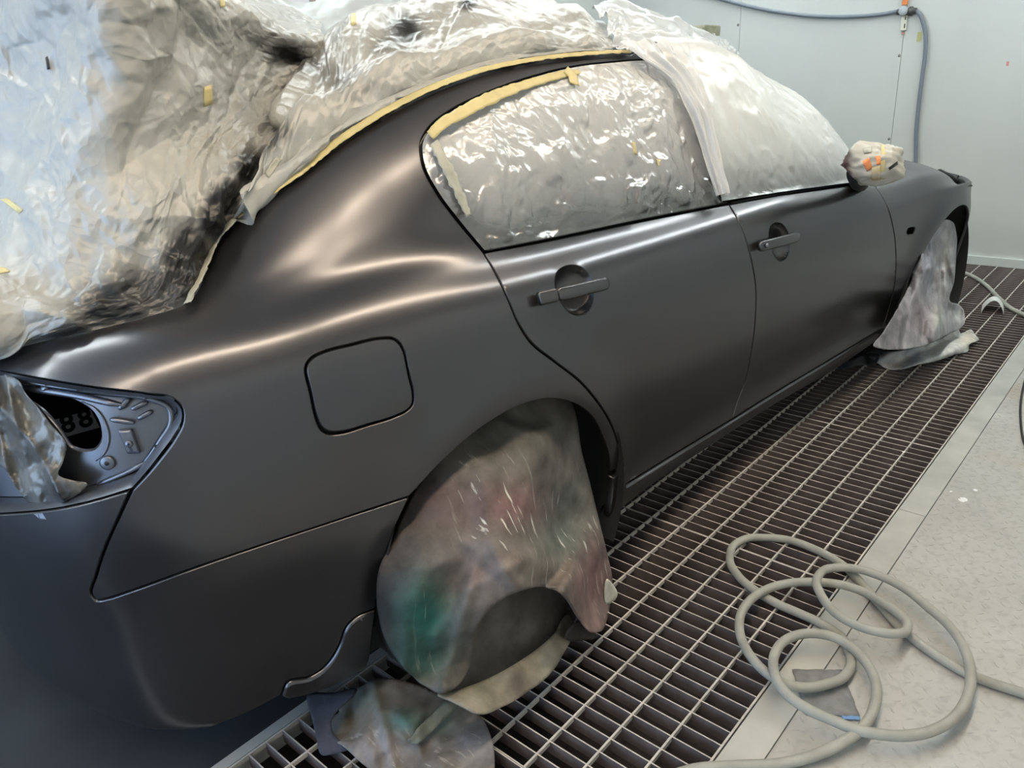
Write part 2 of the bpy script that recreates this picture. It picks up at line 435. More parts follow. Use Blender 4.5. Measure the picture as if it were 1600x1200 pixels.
PIN = np.stack([_T[:, 1], -_T[:, 0]], 1)        # inward normal
if PIN[NA // 2][1] < 0: PIN = -PIN
k_ = np.ones(15) / 15
for c in range(2):
    pad = np.pad(PIN[:, c], 7, mode='edge'); PIN[:, c] = np.convolve(pad, k_, 'valid')
PIN /= np.linalg.norm(PIN, axis=1)[:, None]
def a_of_plan(i): return np.interp(0, [0], [0]) if False else _s[np.argmin(np.linalg.norm(PL - PLAN[i], axis=1))]
def a_of_x(x):
    side = (PXY[:, 1] < -0.45)
    xs = PXY[side, 0]; aa = AS[side]
    o = np.argsort(xs); return float(np.interp(x, xs[o], aa[o]))
# profile: (inset, z) per level, at stations along the side
LO = [(.16, .165), (.080, .172), (.060, .225), (.064, .30), (.046, .42), (.021, .56), (.004, .69), (0.0, .79)]
LB = [(.30, .150), (.10, .155), (.058, .190), (.040, .29), (.028, .42), (.010, .55), (.002, .66), (.006, .76)]    # bumper / rear
UP = {                        # levels 8..16
    'roof': [(.008, .860), (.036, .922), (.091, .964), (.134, 1.070), (.210, 1.245), (.268, 1.335), (.318, 1.388), (.40, 1.415), (.62, 1.435)],
    'roof2': [(.008, .862), (.036, .925), (.091, .966), (.133, 1.070), (.205, 1.235), (.262, 1.320), (.312, 1.365), (.40, 1.388), (.62, 1.405)],
    'c0': [(.009, .868), (.036, .928), (.087, .970), (.130, 1.030), (.182, 1.180), (.246, 1.262), (.305, 1.305), (.39, 1.325), (.60, 1.335)],
    'c05': [(.009, .873), (.036, .934), (.080, .975), (.128, 1.014), (.183, 1.094), (.243, 1.175), (.300, 1.230), (.38, 1.265), (.60, 1.275)],
    'c1': [(.010, .878), (.035, .935), (.074, .973), (.126, 1.002), (.171, 1.053), (.224, 1.115), (.285, 1.170), (.365, 1.205), (.60, 1.215)],
    'c2': [(.012, .876), (.036, .930), (.070, .962), (.116, .984), (.160, 1.012), (.200, 1.045), (.258, 1.075), (.36, 1.095), (.60, 1.10)],
    't0': [(.014, .870), (.036, .922), (.062, .952), (.098, .974), (.140, .988), (.190, .996), (.26, 1.002), (.36, 1.006), (.60, 1.01)],
    't1': [(.018, .865), (.040, .918), (.066, .948), (.100, .970), (.140, .984), (.185, .992), (.24, .998), (.30, 1.00), (.42, 1.004)],
    'rear': [(.022, .86), (.045, .912), (.070, .942), (.105, .966), (.145, .981), (.19, .990), (.24, .996), (.30, .998), (.42, 1.002)],
    'a1': [(.008, .840), (.034, .898), (.080, .938), (.120, 1.03), (.190, 1.155), (.248, 1.235), (.303, 1.283), (.40, 1.312), (.62, 1.335)],
    'a2': [(.010, .836), (.038, .888), (.076, .922), (.120, .985), (.176, 1.070), (.229, 1.130), (.29, 1.168), (.40, 1.192), (.62, 1.215)],
    'a3': [(.013, .826), (.044, .872), (.080, .897), (.121, .935), (.172, .985), (.228, 1.020), (.29, 1.045), (.40, 1.065), (.62, 1.09)],
    'h0': [(.016, .820), (.050, .862), (.085, .880), (.125, .893), (.175, .905), (.23, .915), (.29, .923), (.40, .936), (.62, .955)],
    'h1': [(.035, .772), (.072, .807), (.105, .826), (.140, .841), (.182, .854), (.235, .866), (.29, .876), (.40, .89), (.62, .91)],
    'h2': [(.080, .685), (.120, .715), (.150, .732), (.184, .747), (.222, .760), (.265, .772), (.31, .783), (.39, .797), (.52, .809)],
    'f0': [(.06, .66), (.10, .69), (.13, .705), (.165, .718), (.205, .73), (.25, .742), (.30, .752), (.36, .762), (.44, .77)],
}
ST = [(a_of_plan(0), LB, 'f0'), (a_of_x(3.41), LB, 'f0'), (a_of_x(3.12), LB, 'h2'), (a_of_x(2.85), LO, 'h1'), (a_of_x(2.45), LO, 'h0'), (a_of_x(2.14), LO, 'h0'), (a_of_x(2.0), LO, 'a3'), (a_of_x(1.86), LO, 'a2'), (a_of_x(1.55), LO, 'a1'), (a_of_x(1.20), LO, 'roof'), (a_of_x(.65), LO, 'roof'), (a_of_x(.32), LO, 'roof2'), (a_of_x(0.02), LO, 'c0'), (a_of_x(-.14), LO, 'c05'), (a_of_x(-.30), LO, 'c1'), (a_of_x(-.48), LB, 'c2'), (a_of_x(-.62), LB, 't0'), (a_of_x(-.80), LB, 't1'), (a_of_plan(17), LB, 'rear'), (a_of_plan(19), LB, 'rear')]
LEV = np.array([[*lo, *UP[u]] for _, lo, u in ST])          # stations x levels x 2
# gentle rise/fall of the belt handled in the tables; b = mean girth
gl = np.linalg.norm(np.diff(LEV[8], axis=0), axis=1); BLEV = np.concatenate([[0], np.cumsum(gl)])
NBV = 260
BS = np.linspace(0, BLEV[-1], NBV)
_st = np.array([s[0] for s in ST])
tmp = pchip(_st, LEV.reshape(len(ST), -1), AS).reshape(NA, LEV.shape[1], 2)
# smooth the level curves along the car
def smooth_a(A, n):
    k = np.hanning(n + 2)[1:-1]; k /= k.sum()
    P = np.pad(A, [(n // 2, n // 2)] + [(0, 0)] * (A.ndim - 1), mode='edge')
    return np.apply_along_axis(lambda v: np.convolve(v, k, 'valid'), 0, P)
tmp = smooth_a(tmp, 31)
PROF = np.zeros((NA, NBV, 2))
for i in range(NA): PROF[i] = pchip(BLEV, tmp[i], BS)
PROF = np.swapaxes(smooth_a(np.swapaxes(PROF, 0, 1), 9), 0, 1)
SURF = np.zeros((NA, NBV, 3))
SURF[:, :, 0] = PXY[:, None, 0] + PIN[:, None, 0] * PROF[:, :, 0]
SURF[:, :, 1] = PXY[:, None, 1] + PIN[:, None, 1] * PROF[:, :, 0]
SURF[:, :, 2] = PROF[:, :, 1]
WR, WF = (0.005, 0.325), (2.735, 0.325)        # wheel centres (x, z)
def flare(S):
    for (cx, cz) in (WR, WF):
        r = np.hypot(S[..., 0] - cx, S[..., 2] - cz)
        side = np.clip((-S[..., 1] - 0.5) / 0.2, 0, 1)
        up = np.clip((S[..., 2] - 0.10) / 0.25, 0, 1)
        f = 0.020 * np.exp(-((r - 0.375) / 0.085) ** 2) * side * up
        S[..., 1] -= f
    return S
SURF = flare(SURF)
def grid_normals(S):
    du = np.gradient(S, axis=0); dv = np.gradient(S, axis=1)
    n = np.cross(du, dv); n /= np.linalg.norm(n, axis=-1)[..., None] + 1e-12
    return n
NRM = grid_normals(SURF)
if NRM[NA // 2, 120][1] > 0: NRM = -NRM
def bil(G, a, b):
    fa = np.clip(np.asarray(a) / AS[-1] * (NA - 1), 0, NA - 1.001); fb = np.clip(np.asarray(b) / BS[-1] * (NBV - 1), 0, NBV - 1.001)
    i = fa.astype(int); j = fb.astype(int); u = (fa - i)[..., None]; v = (fb - j)[..., None]
    return (1 - u) * (1 - v) * G[i, j] + u * (1 - v) * G[i + 1, j] + (1 - u) * v * G[i, j + 1] + u * v * G[i + 1, j + 1]
def S3(a, b, off=0.0):
    n = bil(NRM, a, b); n /= np.linalg.norm(n, axis=-1)[..., None]
    return bil(SURF, a, b) + n * (off if np.isscalar(off) else np.asarray(off)[..., None])
# ray casting photograph rays on to the body
_v = [Vector(p) for p in SURF.reshape(-1, 3)]
_f = []
for i in range(NA - 1):
    for j in range(NBV - 1):
        p = i * NBV + j
        _f.append((p, p + NBV, p + NBV + 1)); _f.append((p, p + NBV + 1, p + 1))
BVH = BVHTree.FromPolygons(_v, _f)
def hit(px, py):
    d = lray(px, py)
    loc, nr, idx, dist = BVH.ray_cast(Vector(CAML), Vector(d))
    if loc is None:                      # grazing ray: nearest point of the surface
        V_ = SURF.reshape(-1, 3) - CAML; t_ = V_ @ d
        k_n = int(np.argmin(np.linalg.norm(V_ - t_[:, None] * d, axis=1) / t_))
        return np.array([(k_n // NBV) / (NA - 1) * AS[-1], (k_n % NBV) / (NBV - 1) * BS[-1]])
    c = idx // 2; i, j = divmod(c, NBV - 1)
    P = np.array(loc); p00 = SURF[i, j]; e1 = SURF[i + 1, j] - p00; e2 = SURF[i, j + 1] - p00
    A_ = np.stack([e1, e2], 1); uv, *_ = np.linalg.lstsq(A_, P - p00, rcond=None)
    return np.array([(i + uv[0]) / (NA - 1) * AS[-1], (j + uv[1]) / (NBV - 1) * BS[-1]])
def ab_path(pts, step=7, smooth=True):
    D = catmull(pts, step=step) if smooth else np.asarray(pts, float)
    r = [hit(*p) for p in D]
    return np.array([q for q in r if q is not None])
def b_of(x, z):
    """b coordinate at station x where the surface reaches height z"""
    i = int(round(a_of_x(x) / AS[-1] * (NA - 1)))
    zz = SURF[i, :, 2]; return float(np.interp(z, zz, BS))
def ab_xz(x, z): return np.array([a_of_x(x), b_of(x, z)])

# ---- polygon panels on the surface
def inside(P, poly):
    x, y = P[:, 0], P[:, 1]; c = np.zeros(len(P), bool)
    px, py = poly[:, 0], poly[:, 1]; j = len(poly) - 1
    for i in range(len(poly)):
        m_ = (py[i] > y) != (py[j] > y)
        with np.errstate(divide='ignore', invalid='ignore'):
            xi = (px[j] - px[i]) * (y - py[i]) / (py[j] - py[i]) + px[i]
        c ^= m_ & (x < xi); j = i
    return c
def seg_dist(P, poly):
    d = np.full(len(P), 1e9); n = len(poly)
    for i in range(n):
        a, b_ = poly[i], poly[(i + 1) % n]; e = b_ - a; L = e @ e
        if L < 1e-14: continue
        bb0 = np.minimum(a, b_) - 0.06; bb1 = np.maximum(a, b_) + 0.06
        m_ = np.all((P > bb0) & (P < bb1), axis=1)
        if not m_.any(): continue
        q = P[m_]; t = np.clip((q - a) @ e / L, 0, 1)[:, None]
        d[m_] = np.minimum(d[m_], np.linalg.norm(q - a - t * e, axis=1))
    return d
def area2(poly):
    x, y = poly[:, 0], poly[:, 1]; return 0.5 * np.sum(x * np.roll(y, -1) - np.roll(x, -1) * y)
def resample(poly, step):
    P = np.vstack([poly, poly[:1]]); out = []
    for a, b_ in zip(P[:-1], P[1:]):
        L = np.linalg.norm(b_ - a); k = max(1, int(math.ceil(L / step)))
        if L < 1e-6: continue
        for t in range(k): out.append(a + (b_ - a) * t / k)
    return np.array(out)
def offset_poly(poly, d):
    """inward offset (CCW polygon)"""
    e = np.roll(poly, -1, 0) - poly; L = np.linalg.norm(e, axis=1)[:, None] + 1e-12; e /= L
    n = np.stack([-e[:, 1], e[:, 0]], 1); m_ = n + np.roll(n, 1, 0)
    ml = np.linalg.norm(m_, axis=1)[:, None]; m_ = m_ / (ml + 1e-9)
    c = np.clip(np.sum(m_ * n, axis=1), 0.45, 1)[:, None]
    return poly + m_ * d / c
def clean(poly, step):
    poly = resample(poly, step)
    keep = [0]
    for i in range(1, len(poly)):
        if np.linalg.norm(poly[i] - poly[keep[-1]]) > step * 0.35: keep.append(i)
    return poly[keep]
def panel(name, poly, mat, parent, spacing=0.016, gap=0.0022, lip=0.0018, depth=0.012, off=0.0, disp=None, holes=(), flange=True, bstep=0.008):
    poly = clean(np.asarray(poly, float), bstep)
    if area2(poly) < 0: poly = poly[::-1]
    rings = [(poly, 1)]
    for h in holes:
        h = clean(np.asarray(h, float), bstep)
        if area2(h) > 0: h = h[::-1]
        rings.append((h, -1))
    loops = [offset_poly(r, gap + (lip if flange else 0)) for r, s in rings]
    lo = loops[0].min(0); hi = loops[0].max(0)
    gx = np.arange(lo[0], hi[0], spacing); gy = np.arange(lo[1], hi[1], spacing * 0.866)
    G = np.array([(x + (spacing / 2 if j % 2 else 0), y) for j, y in enumerate(gy) for x in gx])
    m_ = inside(G, loops[0])
    for h in loops[1:]: m_ &= ~inside(G, h)
    G = G[m_]
    dmin = np.minimum.reduce([seg_dist(G, l) for l in loops]); G = G[dmin > bstep * 0.6]
    V = list(G); E = []
    for l in loops:
        n = len(V); V += list(l); E += [(n + i, n + (i + 1) % len(l)) for i in range(len(l))]
    r = delaunay_2d_cdt([Vector(p) for p in V], E, [], 0, 1e-7)
    vo = np.array([tuple(p) for p in r[0]]); fo = np.array(r[2])
    cen = vo[fo].mean(1); m_ = inside(cen, loops[0])
    for h in loops[1:]: m_ &= ~inside(cen, h)
    fo = fo[m_]
    off_v = np.full(len(vo), off)
    if disp is not None: off_v = off_v + disp(vo)
    W3 = S3(vo[:, 0], vo[:, 1], off_v)
    # orientation
    f0 = fo[len(fo) // 2]; n0 = np.cross(W3[f0[1]] - W3[f0[0]], W3[f0[2]] - W3[f0[0]])
    if n0 @ bil(NRM, vo[f0[:1], 0], vo[f0[:1], 1])[0] < 0: fo = fo[:, ::-1]; flip = True
    else: flip = False
    verts = list(W3); faces = [tuple(f) for f in fo]; AB = list(vo)
    if flange:
        for (rg, s), l in zip(rings, loops):
            l1 = offset_poly(rg, gap); n = len(verts); k = len(l)
            verts += list(S3(l[:, 0], l[:, 1], off)); verts += list(S3(l1[:, 0], l1[:, 1], off - lip * 0.8)); verts += list(S3(l1[:, 0], l1[:, 1], off - depth))
            AB += list(l) + list(l1) + list(l1)
            for q in range(2):
                for i in range(k):
                    i2 = (i + 1) % k; a, b_, c, d = n + q * k + i, n + q * k + i2, n + (q + 1) * k + i2, n + (q + 1) * k + i
                    faces.append((a, d, c, b_) if not flip else (a, b_, c, d))
    o = mesh_obj(name, verts, faces, mat, parent)
    return o, np.array(AB)

# ---------------------------------------------------------------- crumpled-sheet relief
def crumple_field(seed, scales, size=2.4, res=0.004):
    """height map of a crumpled sheet: facets between randomly lifted points, at several sizes"""
    g = np.random.default_rng(seed); n = int(size / res); F = np.zeros((n, n), np.float32)
    for (cell, amp) in scales:
        ts = size if cell > .1 else (size / 2 if cell > .05 else size / 6)       # fine relief repeats, mirrored
        nt_ = int(round(ts / res)); lay = np.zeros((nt_, nt_), np.float32)
        k = int(ts / cell) + 3
        jx = (np.arange(k)[:, None] + g.uniform(-.1, 1.1, (k, k)) - 1) * cell
        jy = (np.arange(k)[None, :] + g.uniform(-.1, 1.1, (k, k)) - 1) * cell
        P = np.stack([jx.ravel(), jy.ravel()], 1); hgt = g.normal(0, 1, len(P)) * amp
        r = delaunay_2d_cdt([Vector(p) for p in P], [], [], 0, 1e-9)
        V = np.array([tuple(p) for p in r[0]]); H_ = np.zeros(len(V))
        for i, og in enumerate(r[3]): H_[i] = hgt[og[0]] if og else 0
        for t in r[2]:
            p = V[list(t)] / res; h = H_[list(t)]
            x0 = max(int(p[:, 0].min()), 0); y0 = max(int(p[:, 1].min()), 0); x1 = min(int(p[:, 0].max()) + 1, nt_ - 1); y1 = min(int(p[:, 1].max()) + 1, nt_ - 1)
            if x1 < x0 or y1 < y0: continue
            d = (p[1, 1] - p[2, 1]) * (p[0, 0] - p[2, 0]) + (p[2, 0] - p[1, 0]) * (p[0, 1] - p[2, 1])
            if abs(d) < 1e-9: continue
            X = np.arange(x0, x1 + 1)[:, None] - p[2, 0]; Y = np.arange(y0, y1 + 1)[None, :] - p[2, 1]
            w0 = ((p[1, 1] - p[2, 1]) * X + (p[2, 0] - p[1, 0]) * Y) / d
            w1 = ((p[2, 1] - p[0, 1]) * X + (p[0, 0] - p[2, 0]) * Y) / d
            m_ = (w0 >= -1e-6) & (w1 >= -1e-6) & (w0 + w1 <= 1 + 1e-6)
            lay[x0:x1 + 1, y0:y1 + 1][m_] = (h[2] + w0 * (h[0] - h[2]) + w1 * (h[1] - h[2]))[m_]
        reps = int(round(n / nt_))
        if reps > 1:
            row = np.concatenate([lay if q % 2 == 0 else lay[::-1] for q in range(reps)], 0)
            lay = np.concatenate([row if q % 2 == 0 else row[:, ::-1] for q in range(reps)], 1)
        F += lay[:n, :n]
    return F
FIELD_RES = 0.004
def patchy(seed, coarse, fine, lo=.15):
    """broad facets everywhere, fine crinkles only in patches"""
    A = crumple_field(seed, coarse); B = crumple_field(seed + 50, fine); m_ = crumple_field(seed + 90, [(.16, 1.0)])
    m_ = kblur(m_, 21); return A + B * (lo + (1 - lo) * smooth01((m_ + .15) / 1.0))
def kblur(F, n):
    k = np.hanning(n + 2)[1:-1]; k /= k.sum()
    F = np.apply_along_axis(lambda v: np.convolve(np.pad(v, n // 2, mode='edge'), k, 'valid'), 0, F)
    return np.apply_along_axis(lambda v: np.convolve(np.pad(v, n // 2, mode='edge'), k, 'valid'), 1, F)
def smooth01(x): x = np.clip(x, 0, 1); return x * x * (3 - 2 * x)
CF_FILM = patchy(3, [(.24, .018), (.11, .0065)], [(.055, .0052), (.026, .0026), (.013, .0010)], .50)
CF_FILM = CF_FILM + 1.0 * np.abs(crumple_field(77, [(.15, .011)])) - .6 * np.abs(crumple_field(78, [(.08, .006)]))
CF_WIN = patchy(11, [(.13, .0055), (.07, .0026)], [(.042, .0036), (.022, .0020), (.012, .0008)], .55)
CF_CLOTH = crumple_field(23, [(.22, .012), (.10, .006), (.05, .0028)])
CF_CLOTH = kblur(CF_CLOTH, 5)
def field(F, u, v):
    n = F.shape[0] - 2
    fu = np.abs((u / FIELD_RES) % (2 * n) - n); fv = np.abs((v / FIELD_RES) % (2 * n) - n)
    fu = np.clip(fu, 0, n - .001); fv = np.clip(fv, 0, n - .001)
    i = fu.astype(int); j = fv.astype(int); a = fu - i; b = fv - j
    return (1 - a) * (1 - b) * F[i, j] + a * (1 - b) * F[i + 1, j] + (1 - a) * b * F[i, j + 1] + a * b * F[i + 1, j + 1]

def dense(ctrl, nr, nc):
    """Catmull-Rom surface through a control grid"""
    C_ = np.asarray(ctrl, float)
    def along0(A, n):
        k = A.shape[0]; t = np.linspace(0, k - 1 - 1e-9, n); i = t.astype(int); u = (t - i).reshape((-1,) + (1,) * (A.ndim - 1))
        g = lambda j: A[np.clip(j, 0, k - 1)]
        p0 = np.where((i - 1 < 0).reshape(u.shape), 2 * g(i) - g(i + 1), g(i - 1)); p3 = np.where((i + 2 > k - 1).reshape(u.shape), 2 * g(i + 1) - g(i), g(i + 2))
        p1, p2 = g(i), g(i + 1)
        return 0.5 * ((2 * p1) + (-p0 + p2) * u + (2 * p0 - 5 * p1 + 4 * p2 - p3) * u ** 2 + (-p0 + 3 * p1 - 3 * p2 + p3) * u ** 3)
    A = along0(C_, nr); A = np.swapaxes(along0(np.swapaxes(A, 0, 1), nc), 0, 1)
    return A
def path_dist(P, path, full=True):
    """distance to a densely sampled open path"""
    Q = catmull(path, step=.012); d = np.full(len(P), 1e9)
    for q in Q: d = np.minimum(d, np.hypot(P[:, 0] - q[0], P[:, 1] - q[1]))
    return d
def sheet(name, ctrl, mat, res=0.008, F=None, amp=1.0, uv0=(0, 0), edge_fix=True, spray=None, fold=None, parent=None, thick=0.0, mask=None, carframe=True, attrs=None, side_fix=0.0):
    C_ = np.asarray(ctrl, float)
    Lr = np.linalg.norm(np.diff(C_, axis=0), axis=-1).sum(0).max(); Lc = np.linalg.norm(np.diff(C_, axis=1), axis=-1).sum(1).max()
    nr = max(4, int(Lr / res)); nc = max(4, int(Lc / res))
    S = dense(C_, nr, nc); n = grid_normals(S)
    # face the camera side
    cam = CAML if carframe else CAM
    if np.sum(n * (cam - S)) < 0: n = -n
    u = np.linspace(0, 1, nr)[:, None] * np.ones((1, nc)); v = np.ones((nr, 1)) * np.linspace(0, 1, nc)[None, :]
    d = np.zeros((nr, nc))
    if F is not None: d += amp * field(F, uv0[0] + u * Lr, uv0[1] + v * Lc)
    if edge_fix: d *= smooth01(np.minimum(1, 0.25 + np.minimum(u, 1.0) / 0.05))
    if fold is not None: d += fold(u, v)
    if side_fix: d *= smooth01(np.minimum(v, 1 - v) / side_fix)
    S = S + n * d[..., None]
    idx = np.arange(nr * nc).reshape(nr, nc)
    fs = np.stack([idx[:-1, :-1], idx[1:, :-1], idx[1:, 1:], idx[:-1, 1:]], -1)
    if mask is not None:
        uc = (u[:-1, :-1] + u[1:, 1:]) / 2; vc = (v[:-1, :-1] + v[1:, 1:]) / 2
        fs = fs[mask(uc, vc)]
    fs = fs.reshape(-1, 4)
    q = fs[len(fs) // 2]; P = S.reshape(-1, 3)
    if np.cross(P[q[1]] - P[q[0]], P[q[2]] - P[q[0]]) @ n.reshape(-1, 3)[q[0]] < 0: fs = fs[:, ::-1]
    o = mesh_obj(name, P, fs, mat, parent)
    if thick:
        md = o.modifiers.new('thickness', 'SOLIDIFY'); md.thickness = thick; md.offset = -1
    if spray is not None: color_attr(o, 'spray', np.clip(spray(u, v, S), 0, 1).ravel())
    if attrs is not None: color_attr(o, 'tint', attrs(u, v, S).reshape(-1, 3))
    if parent is None and carframe:
        o.location = tuple(CAR_O); o.rotation_euler = (0, 0, PSI)
    return o
def free(o):
    """top-level thing modelled in the car's coordinates"""
    o.parent = None; o.location = tuple(CAR_O); o.rotation_euler = (0, 0, PSI); return o

def lproj(P):
    P = np.asarray(P, float); d = l2w(P) - CAM; c = d @ RC.T
    return np.stack([800 + FPX * c[..., 0] / c[..., 2], 600 + FPX * c[..., 1] / c[..., 2]], -1)
def hit_off(px, py, off):
    qx, qy = px, py
    for _ in range(6):
        ab = hit(qx, qy); p = lproj(S3(ab[:1], ab[1:], off)[0]); qx += px - p[0]; qy += py - p[1]
    return ab
def ab_off(pts, off, step=6, closed=False, smooth=True):
    D = catmull(pts, step=step, closed=closed) if smooth else np.asarray(pts, float)
    return np.array([hit_off(*p, off) for p in D])

# ---------------------------------------------------------------- materials of the masking
def mat_spray(name, base, spray_col, rough=0.35, rough2=0.35, metal2=0.5, noise=0.5, transp=0.0, var=0.06, sheen=0.0, spec=0.5, crinkle=0.0, cscale=15.0):
    m, nt, b = new_mat(name)
    tc = N(nt, 'ShaderNodeTexCoord')
    if crinkle > 0:                      # fine sharp creases of the thin film
        wn = N(nt, 'ShaderNodeTexNoise'); wn.inputs['Scale'].default_value = 5; wn.inputs['Detail'].default_value = 3
        nt.links.new(tc.outputs['Object'], wn.inputs['Vector'])
        wa = N(nt, 'ShaderNodeMixRGB', blend_type='LINEAR_LIGHT'); wa.inputs[0].default_value = 0.10
        nt.links.new(tc.outputs['Object'], wa.inputs[1]); nt.links.new(wn.outputs['Color'], wa.inputs[2])
        hs = []
        for sc_, k_s in ((cscale, 1.0), (cscale * 2.3, 0.45)):
            vo_n = N(nt, 'ShaderNodeTexVoronoi'); vo_n.inputs['Scale'].default_value = sc_
            nt.links.new(wa.outputs[0], vo_n.inputs['Vector'])
            mk = N(nt, 'ShaderNodeMath', operation='MULTIPLY'); mk.inputs[1].default_value = k_s
            nt.links.new(vo_n.outputs['Distance'], mk.inputs[0]); hs.append(mk)
        ad = N(nt, 'ShaderNodeMath', operation='ADD'); nt.links.new(hs[0].outputs[0], ad.inputs[0]); nt.links.new(hs[1].outputs[0], ad.inputs[1])
        pm = N(nt, 'ShaderNodeTexNoise'); pm.inputs['Scale'].default_value = 4.5; pm.inputs['Detail'].default_value = 2
        nt.links.new(tc.outputs['Object'], pm.inputs['Vector'])
        pr_ = N(nt, 'ShaderNodeMapRange'); pr_.inputs['From Min'].default_value = .38; pr_.inputs['From Max'].default_value = .62; pr_.inputs['To Min'].default_value = .25
        nt.links.new(pm.outputs['Fac'], pr_.inputs['Value'])
        mh = N(nt, 'ShaderNodeMath', operation='MULTIPLY'); nt.links.new(ad.outputs[0], mh.inputs[0]); nt.links.new(pr_.outputs[0], mh.inputs[1])
        bp = N(nt, 'ShaderNodeBump'); bp.inputs['Strength'].default_value = 1.0; bp.inputs['Distance'].default_value = crinkle
        nt.links.new(mh.outputs[0], bp.inputs['Height']); nt.links.new(bp.outputs['Normal'], b.inputs['Normal'])
    at = N(nt, 'ShaderNodeVertexColor', layer_name='spray')
    nz = N(nt, 'ShaderNodeTexNoise'); nz.inputs['Scale'].default_value = 7; nz.inputs['Detail'].default_value = 7; nz.inputs['Roughness'].default_value = 0.6
    nt.links.new(tc.outputs['Object'], nz.inputs['Vector'])
    ma = N(nt, 'ShaderNodeMath', operation='MULTIPLY_ADD'); ma.inputs[1].default_value = noise * 2; ma.inputs[2].default_value = 1 - noise
    nt.links.new(nz.outputs['Fac'], ma.inputs[0])
    mu = N(nt, 'ShaderNodeMath', operation='MULTIPLY', use_clamp=True)
    nt.links.new(ma.outputs[0], mu.inputs[0]); nt.links.new(at.outputs['Color'], mu.inputs[1])
    n2 = N(nt, 'ShaderNodeTexNoise'); n2.inputs['Scale'].default_value = 3; n2.inputs['Detail'].default_value = 4
    nt.links.new(tc.outputs['Object'], n2.inputs['Vector'])
    rp = N(nt, 'ShaderNodeValToRGB'); rp.color_ramp.elements[0].position = .35; rp.color_ramp.elements[1].position = .65
    rp.color_ramp.elements[0].color = (*[c * (1 - var) for c in base], 1); rp.color_ramp.elements[1].color = (*[min(1, c * (1 + var)) for c in base], 1)
    nt.links.new(n2.outputs['Fac'], rp.inputs['Fac'])
    mx = N(nt, 'ShaderNodeMixRGB'); mx.inputs[2].default_value = (*spray_col, 1)
    nt.links.new(mu.outputs[0], mx.inputs[0]); nt.links.new(rp.outputs['Color'], mx.inputs[1]); nt.links.new(mx.outputs[0], b.inputs['Base Color'])
    m1 = N(nt, 'ShaderNodeMath', operation='MULTIPLY'); m1.inputs[1].default_value = metal2
    nt.links.new(mu.outputs[0], m1.inputs[0]); nt.links.new(m1.outputs[0], b.inputs['Metallic'])
    mr = N(nt, 'ShaderNodeMapRange'); mr.inputs['To Min'].default_value = rough; mr.inputs['To Max'].default_value = rough2
    nt.links.new(mu.outputs[0], mr.inputs['Value']); nt.links.new(mr.outputs[0], b.inputs['Roughness'])
    b.inputs['Specular IOR Level'].default_value = spec
    if transp > 0:
        out = nt.nodes['Material Output']; tr = N(nt, 'ShaderNodeBsdfTransparent'); mxs = N(nt, 'ShaderNodeMixShader'); mxs.inputs[0].default_value = transp
        nt.links.new(b.outputs[0], mxs.inputs[1]); nt.links.new(tr.outputs[0], mxs.inputs[2]); nt.links.new(mxs.outputs[0], out.inputs[0])
    return m
M_FILM = mat_spray('masking_film', (0.352, 0.352, 0.330), (0.030, 0.030, 0.031), 0.36, 0.34, 0.4, 0.45, crinkle=0.0095, cscale=14)
M_WFILM = mat_spray('window_film', (0.52, 0.525, 0.525), (0.20, 0.20, 0.20), 0.20, 0.28, 0.85, 0.25, var=0.03, crinkle=0.009, cscale=17)
M_FFILM = mat_spray('front_window_film', (0.56, 0.58, 0.575), (0.22, 0.22, 0.22), 0.33, 0.34, 0.85, 0.25, var=0.03, crinkle=0.0045, cscale=12)
M_CLEAR = mat_spray('clear_plastic', (0.66, 0.68, 0.70), (0.82, 0.84, 0.86), 0.16, 0.16, 0.0, 0.0, transp=0.22, var=0.02)
M_CLEARB = mat_spray('blueish_clear_plastic', (0.62, 0.69, 0.72), (0.82, 0.84, 0.86), 0.18, 0.18, 0.0, 0.0, transp=0.15, var=0.04)
M_TAPE = simple('masking_tape', (0.52, 0.44, 0.21), 0.55, var=0.10, vscale=30)
M_TAPE_G = simple('sprayed_tape', (0.36, 0.36, 0.30), 0.45, var=0.2, vscale=30)
M_INNER = simple('inner_metal_paint', (0.17, 0.18, 0.205), 0.36, 0.85)
M_GLASS = simple('dark_glass', (0.01, 0.01, 0.012), 0.1)

car = empty('sedan_car', tuple(CAR_O), PSI)
tag(car, 'satin dark grey four-door sedan stripped and masked for painting', 'car')

# photograph outlines (pixels) of the panel joints
T_EDGE = [(-60, 556), (0, 545), (60, 531), (150, 510), (240, 490), (285, 474), (303, 445), (325, 400), (340, 368), (368, 338), (420, 300), (470, 265), (530, 215), (600, 170), (680, 130), (760, 103), (850, 86), (940, 79), (1000, 79), (1070, 86)]
W_EDGE = [(1070, 97), (1000, 93), (960, 96), (900, 103), (830, 120), (760, 145), (700, 175), (672, 197), (658, 222), (660, 255), (682, 300), (715, 345), (756, 395)]
D1 = [(756, 395), (775, 428), (793, 465), (809, 503), (828, 533), (868, 566), (905, 595), (932, 626), (954, 661), (967, 698), (974, 727)]
BELT_R = [(756, 395), (870, 373), (1000, 346), (1138, 319)]
BELT_F = [(1141, 319), (1200, 308), (1260, 299), (1330, 290), (1366, 288)]
D2 = [(1139, 319), (1160, 358), (1174, 405), (1181, 450), (1180, 500), (1172, 560), (1161, 606), (1152, 628), (1144, 655)]
D3 = [(1366, 288), (1386, 322), (1396, 358), (1400, 400), (1397, 450), (1388, 485), (1379, 514)]
SILL = [(976, 758), (1060, 706), (1144, 655), (1200, 620), (1290, 566), (1372, 517)]
SILLB = [(1366, 533), (1300, 577), (1200, 636), (1110, 694), (1025, 750), (946, 808)]
